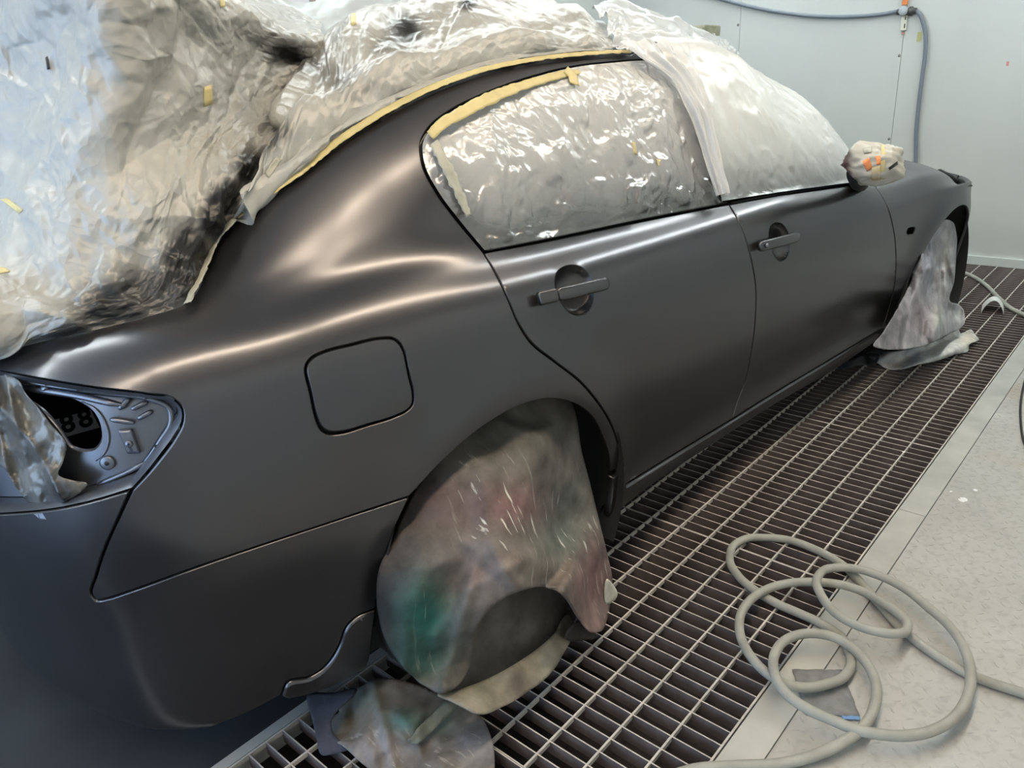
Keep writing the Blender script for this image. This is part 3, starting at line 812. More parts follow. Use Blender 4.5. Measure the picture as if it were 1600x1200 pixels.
ARCH = [(946, 808), (951, 775), (953, 737), (952, 719), (942, 685), (924, 651), (894, 630), (856, 624), (819, 632), (762, 662), (702, 711), (640, 776)]
ARCH2 = [(640, 776), (612, 838), (596, 890), (589, 935), (586, 950)]
BGAP = [(640, 776), (600, 789), (500, 822), (400, 855), (300, 889), (200, 925), (165, 936), (150, 938), (143, 929), (150, 900), (165, 855), (185, 810), (206, 764)]
TL_UP = [(206, 764), (226, 742), (250, 712), (272, 682), (285, 655), (284, 640), (270, 624), (230, 616), (150, 606), (60, 591), (0, 579), (-60, 566)]
TL_LO = [(206, 764), (150, 781), (80, 796), (30, 801), (-20, 803), (-60, 800)]
FUEL = [(478, 575), (481, 566), (490, 557), (505, 550), (550, 538), (598, 528), (614, 529), (625, 537), (631, 548), (638, 580), (646, 618), (645, 632), (636, 642), (620, 650), (570, 666), (530, 677), (514, 677), (502, 670), (496, 658), (486, 615)]
SPL = [(586, 951), (552, 967), (541, 979), (531, 1005), (520, 1026), (505, 1044), (485, 1057), (447, 1068), (440, 1086)]
BUMPB = [(440, 1086), (390, 1112), (330, 1135), (230, 1168), (160, 1181), (100, 1178), (40, 1156), (-60, 1112)]

p_T = ab_path([(x, y - 9) for x, y in T_EDGE]); p_W = ab_path(W_EDGE); p_D1 = ab_path(D1)
p_BR = ab_path(BELT_R); p_BF = ab_path(BELT_F); p_D2 = ab_path(D2); p_D3 = ab_path(D3)
p_S = ab_path(SILL); p_SB = ab_path(SILLB); p_A = ab_path(ARCH); p_A2 = ab_path(ARCH2)
p_B = ab_path(BGAP); p_TU = ab_path(TL_UP); p_TL = ab_path(TL_LO); p_F = catmull(np.array([hit(*p) for p in FUEL]), step=0.006, closed=True)
p_SP = ab_path(SPL); p_BB = ab_path(BUMPB)
cat_ = lambda *a: np.vstack(a)
# ---------------------------------------------------------------- rest of the car
i_sp = np.argmin(np.linalg.norm(p_A - hit(953, 737), axis=1)); i_ss = np.argmin(np.linalg.norm(p_S - hit(1144, 655), axis=1))
BOWL_R = [(869, 448), (870, 430), (880, 419), (895, 415), (908, 418), (920, 430), (925, 448), (926, 468), (918, 484), (905, 490), (892, 487), (880, 475), (872, 462)]
BOWL_F = [(1202, 366), (1204, 356), (1210, 350), (1216, 349), (1224, 353), (1230, 363), (1233, 377), (1233, 392), (1229, 402), (1220, 407), (1213, 402), (1207, 392), (1203, 379)]
def closed_ab(pts, step=0.005): return catmull(np.array([hit(*p) for p in pts]), step=step, closed=True)
p_BOR, p_BOF = closed_ab(BOWL_R), closed_ab(BOWL_F, .004)
quarter, _ = panel('quarter_panel', cat_(p_T, p_W, p_D1, p_A[i_sp:], p_B, p_TU), M_PAINT, car, spacing=.012, holes=[p_F])
fuel, _ = panel('fuel_door', p_F, M_PAINT, car)
rdoor, _ = panel('rear_door', cat_(p_BR, p_D2, p_S[:i_ss][::-1], p_D1[::-1]), M_PAINT, car, holes=[p_BOR])
fdoor, _ = panel('front_door', cat_(p_BF, p_D3, p_S[i_ss:][::-1], p_D2[::-1]), M_PAINT, car, holes=[p_BOF])
sill, _ = panel('sill', cat_(p_S, p_SB, p_A[:i_sp], [hit(974, 727)]), M_PAINT, car, off=0.009, lip=.0048, depth=.02)
bumper, _ = panel('rear_bumper', cat_(p_A2, p_SP, p_BB, p_TL[::-1], p_B[::-1]), M_PAINT, car, off=0.001)
spl, _ = panel('splash_panel', cat_(p_SP, [hit(450, 1090), hit(520, 1075), hit(580, 1062)]), M_PAINT, car, off=0.006, lip=.004, gap=.0012)
# front fender, in car coordinates round the front wheel
p_FA = np.array([ab_xz(WF[0] + 0.372 * math.cos(t), max(.19, WF[1] + 0.372 * math.sin(t))) for t in np.linspace(-.32, math.pi + .36, 50)])
top = BLEV[13]
fend = cat_(p_D3[::-1], [[a_of_x(2.02), BLEV[11]], [a_of_x(2.04), top]], [[a_of_x(x), top] for x in (2.3, 2.6, 2.9, 3.1, 3.3)], [[a_of_x(3.30), b_of(3.3, z)] for z in (.6, .4, .22)], p_FA)
SLOT = [(1417, 362), (1418, 358.5), (1421, 356.5), (1428, 355.5), (1430, 357), (1429.5, 362), (1427, 365), (1420, 366), (1417.5, 365)]
p_SL = np.array([hit(*p) for p in SLOT])
fender, _ = panel('front_fender', fend, M_PAINT, car, holes=[p_SL], bstep=0.010)
nose, _ = panel('front_bumper', cat_([[a_of_x(3.302), b_of(3.3, z)] for z in (.22, .4, .6)], [[a_of_x(3.302), top]], [[a, top] for a in np.linspace(a_of_x(3.302), .02, 8)[1:]], [[.02, BLEV[2]]], [[a, BLEV[2]] for a in np.linspace(.02, a_of_x(3.302), 8)[1:-1]]), M_PAINT, car)
def shell_part(name, off, mat, a0, a1, b0, b1, mirror=False, holes=True, step=3):
    i0, i1 = int(a0 / AS[-1] * (NA - 1)), int(a1 / AS[-1] * (NA - 1)); j0, j1 = int(b0 / BS[-1] * (NBV - 1)), int(b1 / BS[-1] * (NBV - 1))
    ii = np.arange(i0, i1 + 1, step); jj = np.arange(j0, j1 + 1, step)
    S = SURF[np.ix_(ii, jj)] + NRM[np.ix_(ii, jj)] * off
    if mirror: S = S * np.array([1, -1, 1])
    idx = np.arange(len(ii) * len(jj)).reshape(len(ii), len(jj))
    f = np.stack([idx[:-1, :-1], idx[1:, :-1], idx[1:, 1:], idx[:-1, 1:]], -1).reshape(-1, 4)
    if holes:
        c = S.reshape(-1, 3)[f].mean(1)
        keep = np.ones(len(f), bool)
        for (cx, cz) in (WR, WF): keep &= np.hypot(c[:, 0] - cx, c[:, 2] - cz) > 0.385
        if not mirror:
            ab = np.stack([AS[ii][:, None] * np.ones(len(jj)), np.ones((len(ii), 1)) * BS[jj][None, :]], -1).reshape(-1, 2)[f].mean(1)
            keep &= ~inside(ab, cat_(p_TU, p_TL[::-1]))
            keep &= ~inside(ab, p_BOR) & ~inside(ab, p_BOF)
        f = f[keep]
    return mesh_obj(name, S.reshape(-1, 3), f, mat, car)
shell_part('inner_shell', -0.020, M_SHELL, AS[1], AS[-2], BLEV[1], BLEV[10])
shell_part('rear_fascia', -0.003, M_PAINT, float(hit(-40, 900)[0]), AS[-2], BLEV[1], BLEV[13], holes=False)
shell_part('far_side_body', 0.0, M_PAINT, AS[1], AS[-2], BLEV[1], BLEV[-1] - 1e-6, mirror=True)
# roof, rear screen, boot floor and bonnet skin between the two sides
jt = NBV - 1; jt0 = int(BLEV[14] / BS[-1] * (NBV - 1))
ii = np.arange(2, NA - 2, 4); rows = []
for i in ii:
    R_ = SURF[i, jt0:jt + 1:6] - NRM[i, jt0:jt + 1:6] * 0.002
    L2 = R_[::-1] * np.array([1, -1, 1]); rows.append(np.vstack([R_, L2]))
rows = np.array(rows); idx = np.arange(rows.shape[0] * rows.shape[1]).reshape(rows.shape[:2])
mesh_obj('roof_skin', rows.reshape(-1, 3), np.stack([idx[:-1, :-1], idx[1:, :-1], idx[1:, 1:], idx[:-1, 1:]], -1).reshape(-1, 4), M_PAINT, car)
# side glass behind the films
p_GL = cat_(p_W[::-1][:1], p_BR, p_BF)
shell_part('side_glass', -0.012, M_GLASS, a_of_x(2.0), a_of_x(-.12), BLEV[10], BLEV[13], holes=False)
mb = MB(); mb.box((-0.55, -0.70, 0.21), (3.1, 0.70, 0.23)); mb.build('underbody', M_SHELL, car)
# wheels and wheel wells
def wheel(cx):
    yc = -0.665
    prof = [(.20, -.105), (.235, -.112), (.285, -.115), (.318, -.095), (.325, -.06), (.325, .06), (.318, .095), (.285, .115), (.20, .105)]
    n = 48; V = []; Fc = []
    for k in range(n):
        a = 2 * math.pi * k / n
        for (r, y) in prof: V.append((cx + r * math.cos(a), yc + y, 0.327 + r * math.sin(a)))
    m_ = len(prof)
    for k in range(n):
        k2 = (k + 1) % n
        for j in range(m_ - 1): Fc.append((k * m_ + j, k * m_ + j + 1, k2 * m_ + j + 1, k2 * m_ + j))
    t = mesh_obj('tyre', V, Fc, M_TYRE, car)
    V = []; Fc = []
    for k in range(n):
        a = 2 * math.pi * k / n
        for (r, y) in ((.20, -.10), (.19, -.05), (.06, -.06), (.055, -.075), (.0001, -.075)): V.append((cx + r * math.cos(a), yc + y, 0.327 + r * math.sin(a)))
    for k in range(n):
        k2 = (k + 1) % n
        for j in range(4): Fc.append((k * 5 + j, k * 5 + j + 1, k2 * 5 + j + 1, k2 * 5 + j))
    mesh_obj('wheel_rim', V, Fc, simple('rim_metal', (.25, .25, .26), .35, .9), car)
    V = []; Fc = []; n = 40
    for k in range(n + 1):
        a = -.5 + (math.pi + 1.0) * k / n
        for (r, y) in ((.395, -.845), (.392, -.78), (.385, -.48), (.12, -.48)): V.append((cx + r * math.cos(a), y, 0.325 + r * math.sin(a)))
    for k in range(n):
        for j in range(3): Fc.append((k * 4 + j, k * 4 + j + 1, (k + 1) * 4 + j + 1, (k + 1) * 4 + j))
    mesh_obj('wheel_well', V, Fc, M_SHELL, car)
wheel(WR[0]); wheel(WF[0])
# handles
def bowl(name, p):
    c = p.mean(0); 
    def disp(ab):
        rel = ab - c; th = np.arctan2(rel[:, 1], rel[:, 0]); pr = p - c; pt = np.arctan2(pr[:, 1], pr[:, 0]); o = np.argsort(pt)
        R = np.interp(th, pt[o], np.linalg.norm(pr, axis=1)[o], period=2 * math.pi)
        q = np.clip(np.linalg.norm(rel, axis=1) / R, 0, 1); return -0.004 - 0.026 * np.sqrt(np.clip(1 - q ** 2.2, 0, 1))
    return panel(name, p, M_PAINT, car, spacing=.004, gap=-0.001, flange=False, disp=disp, bstep=.004)[0]
bowl('handle_recess', p_BOR); bowl('handle_recess', p_BOF)
def loft_bar(name, pix, offs, half_h, half_d, mat, parent, n=14, t0=0.0, t1=1.0, e=3.2):
    """bar lying along the surface: rounded cross-section, closed ends"""
    ab = np.array([hit_off(*p, o) for p, o in zip(pix, offs)])
    t = np.linspace(0, 1, len(ab)); tq = np.linspace(t0, t1, 22)
    A = np.stack([np.interp(tq, t, ab[:, 0]), np.interp(tq, t, ab[:, 1])], 1); of = pchip(t, np.array(offs, float), tq)
    P = S3(A[:, 0], A[:, 1], of); nn = bil(NRM, A[:, 0], A[:, 1]); T = np.gradient(P, axis=0); T /= np.linalg.norm(T, axis=1)[:, None]
    U = np.cross(nn, T); U /= np.linalg.norm(U, axis=1)[:, None]; nn = np.cross(T, U)
    V = []; Fc = []
    s = np.linspace(0, 1, len(tq)); taper = np.clip(np.minimum(s, 1 - s) / 0.06, 0, 1) ** 0.5; taper = 0.72 + 0.28 * taper
    for i in range(len(tq)):
        for k in range(n):
            a = 2 * math.pi * k / n; c, sn = math.cos(a), math.sin(a)
            V.append(P[i] + U[i] * half_h * taper[i] * math.copysign(abs(c) ** (2 / e), c) + nn[i] * half_d * taper[i] * math.copysign(abs(sn) ** (2 / e), sn))
    m_ = len(tq)
    for i in range(m_ - 1):
        for k in range(n):
            k2 = (k + 1) % n; Fc.append((i * n + k, i * n + k2, (i + 1) * n + k2, (i + 1) * n + k))
    Fc.append(tuple(range(n))[::-1]); Fc.append(tuple((m_ - 1) * n + k for k in range(n)))
    return mesh_obj(name, V, Fc, mat, parent)
HR = ([(841, 467), (868, 461), (897, 455), (925, 448), (949, 442)], [.014, .020, .023, .020, .012])
loft_bar('door_handle', *HR, .0155, .0085, M_PAINT, car, t0=.275); loft_bar('handle_cap', *HR, .0155, .0085, M_PAINT, car, t1=.262)
HF = ([(1186, 386), (1201, 382), (1217, 378), (1232, 374), (1247, 370)], [.014, .020, .023, .020, .012])
hf = loft_bar('door_handle', *HF, .0155, .0085, M_PAINT, car)
lk = S3(*[np.array([v]) for v in hit_off(1199, 384, .03)], .030)[0]; ln = bil(NRM, *[np.array([v]) for v in hit(1199, 384)])[0]
mb = MB(); mb.tube([lk - ln * .006, lk + ln * .0015], .0065, 16); mb.build('key_lock', M_INNER, hf, True)
panel('side_marker_hole', p_SL, simple('deep_black', (.002, .002, .002), 1.0, spec=0.0), car, spacing=.004, gap=-.001, flange=False, off=-.0035, bstep=.003)
# window channel strips (painted frame edges) under the film
def strip(name, pix, wpx, mat, parent, off, offpx=(0, 0), step=5, thick=0.0012, carpart=True, jag=0.0):
    """flat ribbon lying on the body along a photographed line; width in metres across the surface"""
    ab = ab_off(pix, off, step=step); 
    T = np.gradient(ab, axis=0); T /= np.linalg.norm(T, axis=1)[:, None] + 1e-9; Nn = np.stack([-T[:, 1], T[:, 0]], 1)
    g = np.random.default_rng(int(abs(pix[0][0]) * 7 + len(pix))); V = []; Fc = []; k = 5
    for i in range(len(ab)):
        w_ = wpx if np.isscalar(wpx) else np.interp(i / (len(ab) - 1), np.linspace(0, 1, len(wpx)), wpx)
        for j in range(k):
            s = (j / (k - 1) - .5) * w_ + (g.normal(0, jag) if j in (0, k - 1) else 0)
            q = ab[i] + Nn[i] * s
            V.append(S3(q[:1], q[1:], off + (g.normal(0, jag * .25) if jag else 0) + .0006 * (j % 2))[0])
    for i in range(len(ab) - 1):
        for j in range(k - 1): Fc.append((i * k + j, i * k + j + 1, (i + 1) * k + j + 1, (i + 1) * k + j))
    o = mesh_obj(name, V, Fc, mat, parent)
    md = o.modifiers.new('thickness', 'SOLIDIFY'); md.thickness = thick; md.offset = 0
    return o
strip('belt_seal', [(760, 391), (870, 369), (1000, 342), (1136, 316)], .004, M_BLACK, car, -.001)
strip('belt_seal', [(1142, 317), (1200, 306), (1260, 297), (1330, 288), (1362, 286)], .004, M_BLACK, car, -.001)

# tail-light housing: rim, inner plate with opening, ribs, bracket and bolts
TLH = -0.050
tl = cat_(p_TU, p_TL[::-1])
if area2(tl) < 0: tl = tl[::-1]
tlc = clean(tl, .008); r1 = offset_poly(tlc, .001); r2 = offset_poly(tlc, .007); V = []; Fc = []
ringz = [(r1, -.003), (r2, -.016), (offset_poly(tlc, .008), TLH)]
k = len(tlc)
for r_, of in ringz: V += list(S3(r_[:, 0], r_[:, 1], of))
for q_ in range(2):
    for i in range(k):
        i2 = (i + 1) % k; Fc.append((q_ * k + i, q_ * k + i2, (q_ + 1) * k + i2, (q_ + 1) * k + i))
rim = mesh_obj('tail_light_housing', V, Fc, M_INNER, car)
hole = ab_off([(30, 612), (70, 614), (122, 627), (146, 644), (157, 668), (157, 688), (148, 700), (130, 703), (112, 698), (96, 676), (66, 640)], TLH, closed=True)
plate, _ = panel('inner_plate', ringz[2][0], M_INNER, rim, spacing=.008, gap=0, lip=.002, depth=.006, off=TLH, holes=[hole], bstep=.006)
def ridge(pix, r, name='rib', mat=M_INNER, lift=.004, parent=None):
    ab = ab_off(pix, TLH + lift, step=4); P = S3(ab[:, 0], ab[:, 1], TLH + lift); mb = MB()
    s = np.linspace(0, 1, len(P)); mb.tube(P, r * np.clip(np.minimum(s, 1 - s) / .15, .25, 1) ** .5, 8); return mb.build(name, mat, parent or rim, True)
for a, b_ in (((186, 640), (203, 621)), ((205, 640), (231, 627)), ((215, 655), (238, 642)), ((172, 655), (210, 661))): ridge([a, ((a[0] + b_[0]) / 2, (a[1] + b_[1]) / 2), b_], .0045)
ridge([(152, 757), (180, 746), (205, 735), (228, 722)], .0040, 'stiffener')
ridge([(128, 628), (150, 640), (164, 660), (170, 685), (163, 708), (150, 720)], .0022, 'opening_lip', lift=.001)
ridge([(34, 606), (80, 612), (130, 620), (170, 629), (196, 634)], .006, 'top_channel', lift=.006)
ridge([(45, 598), (110, 606), (180, 615), (240, 625), (266, 640), (268, 658), (250, 690), (226, 722)], .005, 'seal_channel', lift=.020)
br = ab_off([(184, 672), (205, 671), (219, 708), (199, 709)], TLH + .006, smooth=False)
panel('bracket', br, M_INNER, rim, spacing=.006, gap=0, lip=.002, depth=.010, off=TLH + .008, bstep=.005)
def ring_bolt(px, py, r, h=.004, parent=rim):
    ab = hit_off(px, py, TLH + h); c = S3(ab[:1], ab[1:], TLH + h)[0]; n_ = bil(NRM, ab[:1], ab[1:])[0]
    mb = MB(); mb.tube([c - n_ * h, c, c + n_ * .001], [r, r, r * .8], 20); o = mb.build('boss', M_INNER, parent, True)
    mb = MB(); mb.tube([c, c + n_ * .0014], r * .32, 12); mb.build('bolt_hole', M_BLACK, o, True)
ring_bolt(167, 724, .0125); ring_bolt(201, 694, .006, .010); ring_bolt(68, 604, .007, .014)
def cavity():
    mb = MB()
    p = w = None
    c0 = S3(*[np.array([v]) for v in hit_off(100, 665, -.24)], -.24)[0]
    mb.box((c0[0] - .16, c0[1] - .01, .68), (c0[0] + .17, c0[1] + .20, .97)); mb.build('boot_cavity', M_SHELL, rim)
    P = [l_on_y(x, y, c0[1] - .10) for x, y in ((70, 660), (142, 640), (156, 668), (84, 688))]
    num = mesh_obj('printed_card', [*P], [(0, 1, 2, 3)], simple('printed_card', (.8, .8, .82), .7), rim, False)
    tcv = bpy.data.curves.new('digits', 'FONT'); tcv.body = '88'; tcv.size = .052; tcv.space_character = 1.25; tcv.align_x = 'RIGHT'; tcv.extrude = .0004; tcv.offset = .0012
    tcv.materials.append(M_BLACK)
    tmp_o = bpy.data.objects.new('digits_curve', tcv); COL.objects.link(tmp_o); bpy.context.view_layer.update()
    dme = bpy.data.meshes.new_from_object(tmp_o.evaluated_get(bpy.context.evaluated_depsgraph_get())); bpy.data.objects.remove(tmp_o)
    to = bpy.data.objects.new('digits', dme); COL.objects.link(to); to.parent = num
    xa = P[1] - P[0]; xa /= np.linalg.norm(xa); ya = P[0] - P[3]; ya -= xa * (xa @ ya); ya /= np.linalg.norm(ya); za = np.cross(xa, ya)
    og = l_on_y(147, 663, c0[1] - .102)
    mm = Matrix.Identity(4)
    for r_ in range(3): mm[r_][0], mm[r_][1], mm[r_][2], mm[r_][3] = xa[r_], ya[r_], za[r_], og[r_]
    to.matrix_local = mm
cavity()
# ================================================================ MASKING FILMS
def spray_noise(P, s=6.0): return 0.5 + 0.5 * np.sin(P[..., 0] * s * 3.1 + 1.3 * np.sin(P[..., 2] * s * 2.3)) * np.sin(P[..., 2] * s * 2.7 + P[..., 1] * s)
# rear door window film
SEAMW = [(1130, 320), (1118, 270), (1104, 225), (1088, 180), (1070, 135), (1058, 100)]
p_SEAM = ab_path(SEAMW)
W_IN = [(1058, 98), (1000, 95), (960, 98), (900, 105), (831, 122), (762, 147), (702, 177), (674.5, 199), (661, 223), (663, 254.5), (685, 299.5), (718, 344), (757, 391)]
p_WI = ab_path(W_IN); p_WB = ab_path([(757, 391), (870, 369), (1000, 342), (1130, 316)])
belt_b = np.interp
def wf_disp(ab):
    e = np.minimum(seg_dist(ab, p_WFpoly), .06) / .022
    return field(CF_WIN, ab[:, 0] + .31, ab[:, 1] + .2) * smooth01(e) * 1.15 + .007 * smooth01(e)
p_WFpoly = cat_(p_WI, p_WB, p_SEAM)
o, ABw = panel('window_film', p_WFpoly, M_WFILM, None, spacing=.0044, gap=0, flange=False, off=.0005, disp=wf_disp, bstep=.006)
free(o)
dbelt = path_dist(ABw, p_WB[::6]); dleft = path_dist(ABw, p_WI[-28:][::5])
sp = np.exp(-(np.minimum(dbelt, .4) / .125) ** 1.5) * 1.05 + .45 * np.exp(-(np.minimum(dleft, .4) / .05) ** 1.5)
color_attr(o, 'spray', np.clip(sp, 0, 1))
tag(o, 'crinkled silvery-white masking film taped over the rear door window', 'masking film')
rwf = o
for (a, b_) in ((((990, 222), (993, 241)), .012), (((1027, 254), (1037, 257)), .016)):
    strip('tape', [a[0], ((a[0][0] + a[1][0]) / 2, (a[0][1] + a[1][1]) / 2), a[1]], b_, M_TAPE, rwf, .016, step=4)
# front door window film
fpoly = cat_(ab_path([(x - 6, y) for x, y in SEAMW]), [[a_of_x(1.0), BLEV[15]]], [[a_of_x(x), BLEV[15] + .12] for x in (1.15, 1.4, 1.6, 1.8, 1.95, 2.05)], [[a_of_x(2.07), BLEV[12]], [a_of_x(2.03), BLEV[10] + .01]], ab_path([(1362, 287), (1330, 289), (1260, 298), (1200, 307), (1124, 318)]))
def ff_disp(ab):
    e = np.minimum(seg_dist(ab, fpoly), .06) / .05
    return (field(CF_WIN, ab[:, 0] * .9 + 1.4, ab[:, 1] * .9 + .9) * .75 + .004) * smooth01(e)
o, ABf = panel('window_film', fpoly, M_FFILM, None, spacing=.008, gap=0, flange=False, off=.012, disp=ff_disp, bstep=.008)
free(o); pb = ab_path([(1362, 287), (1330, 289), (1260, 298), (1200, 307), (1124, 318)])
db = path_dist(ABf, pb[::5]); color_attr(o, 'spray', np.clip(.95 * np.exp(-(np.minimum(db, .4) / .10) ** 1.4), 0, 1))
tag(o, 'smooth white masking film over the front door window and windscreen', 'masking film')

# yellow masking tape along the roof edge and round the rear window
t = strip('masking_tape', [(372, 338), (420, 304), (470, 268), (530, 219), (600, 174), (680, 134), (760, 107), (850, 90), (940, 82), (985, 80)], [.012, .016, .022, .024, .022, .018, .014, .012], M_TAPE, None, .013, jag=.0009)
free(t); tag(t, 'long yellow masking tape line following the roof edge above the rear door', 'masking tape')
t = strip('masking_tape', [(293, 473), (306, 445), (325, 404), (341, 370), (368, 341)], [.014, .022, .022, .018], M_TAPE_G, None, .014, jag=.0012)
free(t); tag(t, 'grey oversprayed tape edging the boot film beside the rear pillar', 'masking tape')
t = strip('masking_tape', [(672, 212), (690, 194), (720, 177), (764, 154), (832, 129), (880, 116), (906, 112)], [.020, .026, .030, .026, .020, .016], M_TAPE, None, .017, jag=.0012)
free(t); tag(t, 'yellow masking tape along the upper edge of the rear door window film', 'masking tape')
strip('tape_tail', [(884, 108), (894, 118), (898, 132)], .030, M_TAPE, t, .020, step=4, jag=.001)
t = strip('masking_tape', [(678, 222), (692, 250), (708, 282), (722, 312), (732, 338)], [.018, .024, .022, .014], M_TAPE_G, None, .019, jag=.0016)
free(t); tag(t, 'grey oversprayed tape strip down the rear corner of the rear door window', 'masking tape')

# boot film: hangs from the raised lid down to the boot gutter
def grid_from(cols):
    """cols: list of columns, each a list of (px, py, local_y)"""
    return np.swapaxes(np.array([[l_on_y(*p) for p in c] for c in cols]), 0, 1)
def hy(px, py, out=.0):
    ab = hit(px, py); return float(S3(ab[:1], ab[1:], out)[0][1])
bcols = []
for (bx, by), mids in [((-70, 566), [(-70, 505, -.44), (-72, 330, -.16), (-75, 130, -.10), (-80, -70, -.08)]),
                       ((60, 536), [(52, 476, -.52), (42, 310, -.36), (34, 120, -.30), (28, -70, -.28)]),
                       ((150, 515), [(138, 452, -.57), (122, 300, -.48), (106, 110, -.43), (100, -70, -.42)]),
                       ((240, 492), [(222, 430, -.575), (200, 270, -.53), (182, 100, -.50), (172, -70, -.50)]),
                       ((297, 468), [(275, 370, -.56), (250, 230, -.46), (235, 90, -.44), (225, -70, -.45)]),
                       ((326, 408), [(318, 320, -.52), (305, 210, -.40), (290, 80, -.38), (285, -50, -.40)]),
                       ((352, 360), [(352, 290, -.50), (350, 200, -.36), (340, 90, -.32), (335, -15, -.34)]),
                       ((392, 318), [(400, 260, -.46), (402, 190, -.32), (396, 100, -.26), (390, 18, -.26)]),
                       ((440, 288), [(446, 230, -.42), (450, 170, -.26), (450, 105, -.20), (448, 46, -.18)]),
                       ((490, 250), [(492, 205, -.40), (496, 150, -.24), (498, 100, -.16), (500, 64, -.10)])]:
    bcols.append([(bx, by, hy(bx, by, .012))] + mids + [(mids[-1][0], mids[-1][1] - 25, mids[-1][2] + .45)])
for xx, yy in ((-200, .30), (-330, .62)):                 # round the back of the raised lid, out of the frame
    bcols.insert(0, [(xx, 600, yy - .30), (xx, 520, yy - .12), (xx, 330, yy), (xx, 130, yy + .05), (xx, -70, yy + .05), (xx, -95, yy + .45)])
def bf_fold(u, v):
    d = .014 * np.sin(9.0 * v + 3.0 * u + 1.0) * smooth01(u / .3) + .014 * np.abs(np.sin(13 * v - 7 * u)) * smooth01(u / .2)
    return d
def stains(spots, noise_s=5.0, lo=.75):
    """overspray clouds on the film, placed on the sheet where the photograph shows them"""
    def f(u, v, S):
        P = lproj(S); n_ = spray_noise(S, noise_s); r_ = np.zeros(u.shape)
        for (x, y, rx, ry, st, ang) in spots:
            c, s_ = math.cos(ang), math.sin(ang); dx, dy = P[..., 0] - x, P[..., 1] - y
            a, b_ = (dx * c + dy * s_) / rx, (-dx * s_ + dy * c) / ry
            r_ = np.maximum(r_, st * np.exp(-(a * a + b_ * b_) ** 1.5))
        return r_ * (lo + (1 - lo) * 2 * n_)
    return f
bf_spray = stains([(215, 470, 105, 52, 1.5, -.18), (290, 425, 42, 75, 1.4, .25), (345, 330, 34, 60, 1.2, .45), (395, 262, 30, 36, 1.0, .7), (120, 520, 70, 22, .9, -.2), (452, 82, 52, 26, .85, .4), (380, 165, 16, 45, .25, -.5)])
o = sheet('boot_film', grid_from(bcols), M_FILM, res=.0040, F=CF_FILM, amp=.60, fold=bf_fold, spray=bf_spray)
tag(o, 'beige crumpled masking film draped from the boot down to the boot edge', 'masking film')
boot = o
def patch(name, pix, y, mat, parent=None, push=.0):
    P = [l_on_y(px, py, y) for px, py in pix]
    o = mesh_obj(name, P, [tuple(range(len(P)))], mat, parent, False)
    md = o.modifiers.new('thickness', 'SOLIDIFY'); md.thickness = .0012; md.offset = 0
    return o
# roof film: from the roof-edge tape up over the roof
rcols = []
for (bx, by), mids in [((360, 352), [(378, 314, -.585), (406, 262, -.545), (432, 222, -.48), (448, 205, -.42)]),
                       ((372, 340), [(392, 300, -.58), (420, 244, -.53), (440, 200, -.46), (450, 170, -.36)]),
                       ((470, 268), [(476, 228, -.55), (484, 180, -.47), (490, 120, -.32), (496, 66, -.10)]),
                       ((530, 220), [(532, 190, -.54), (538, 145, -.46), (545, 85, -.30), (552, 34, -.05)]),
                       ((600, 174), [(600, 148, -.54), (604, 110, -.45), (608, 55, -.28), (612, 2, 0)]),
                       ((680, 134), [(678, 110, -.53), (678, 75, -.44), (680, 25, -.26), (682, -25, .02)]),
                       ((760, 106), [(757, 86, -.53), (755, 58, -.44), (752, 15, -.26), (750, -28, .02)]),
                       ((850, 89), [(846, 72, -.53), (842, 50, -.44), (838, 18, -.26), (834, -10, .02)]),
                       ((912, 83), [(910, 70, -.53), (906, 52, -.44), (900, 32, -.26), (894, 14, .0)]),
                       ((956, 80), [(956, 72, -.53), (957, 60, -.45), (952, 44, -.30), (944, 34, -.10)])]:
    rcols.append([(bx, by, hy(bx, by, .010))] + mids)
def rf_fold(u, v):
    return .030 * np.sin(14 * u + 4 * v) * smooth01(u / .25) * (1 - .5 * v) + .012 * np.sin(25 * v + 6 * u) * smooth01(u / .3)
rf_spray = stains([(632, 48, 30, 30, .95, .3), (612, 66, 34, 16, .7, -.4), (732, 4, 16, 12, .9, -.5), (520, 120, 40, 22, .4, .3), (430, 215, 40, 16, .75, -.6), (560, 150, 50, 14, .35, -.5), (480, 90, 30, 26, .6, .3)])
o = sheet('roof_film', grid_from(rcols), M_FILM, res=.0042, F=CF_FILM, amp=.60, uv0=(1.1, .4), fold=rf_fold, spray=rf_spray, side_fix=.10)
tag(o, 'beige crumpled masking film bunched over the roof and rear screen', 'masking film')
roof = o
# bluish plastic beyond the films
wc = [[(350, 90, .25), (352, 40, .25), (355, -10, .28), (358, -60, .30)], [(400, 95, .22), (402, 45, .25), (405, 10, .30), (408, -40, .33)], [(450, 100, .18), (452, 60, .22), (452, 25, .28), (456, 6, .34)], [(500, 105, .15), (500, 70, .20), (500, 40, .28), (505, 9, .34)],
      [(560, 105, .15), (560, 60, .20), (560, 25, .28), (560, -25, .34)], [(620, 90, .15), (620, 50, .20), (620, 10, .28), (620, -40, .34)]]
o = sheet('plastic_sheet', grid_from(wc), M_CLEARB, res=.009, F=CF_FILM, amp=.9, uv0=(.5, 1.7), spray=lambda u, v, S: 0 * u)
tag(o, 'pale bluish plastic sheet behind the gap between boot film and roof film', 'plastic sheet')

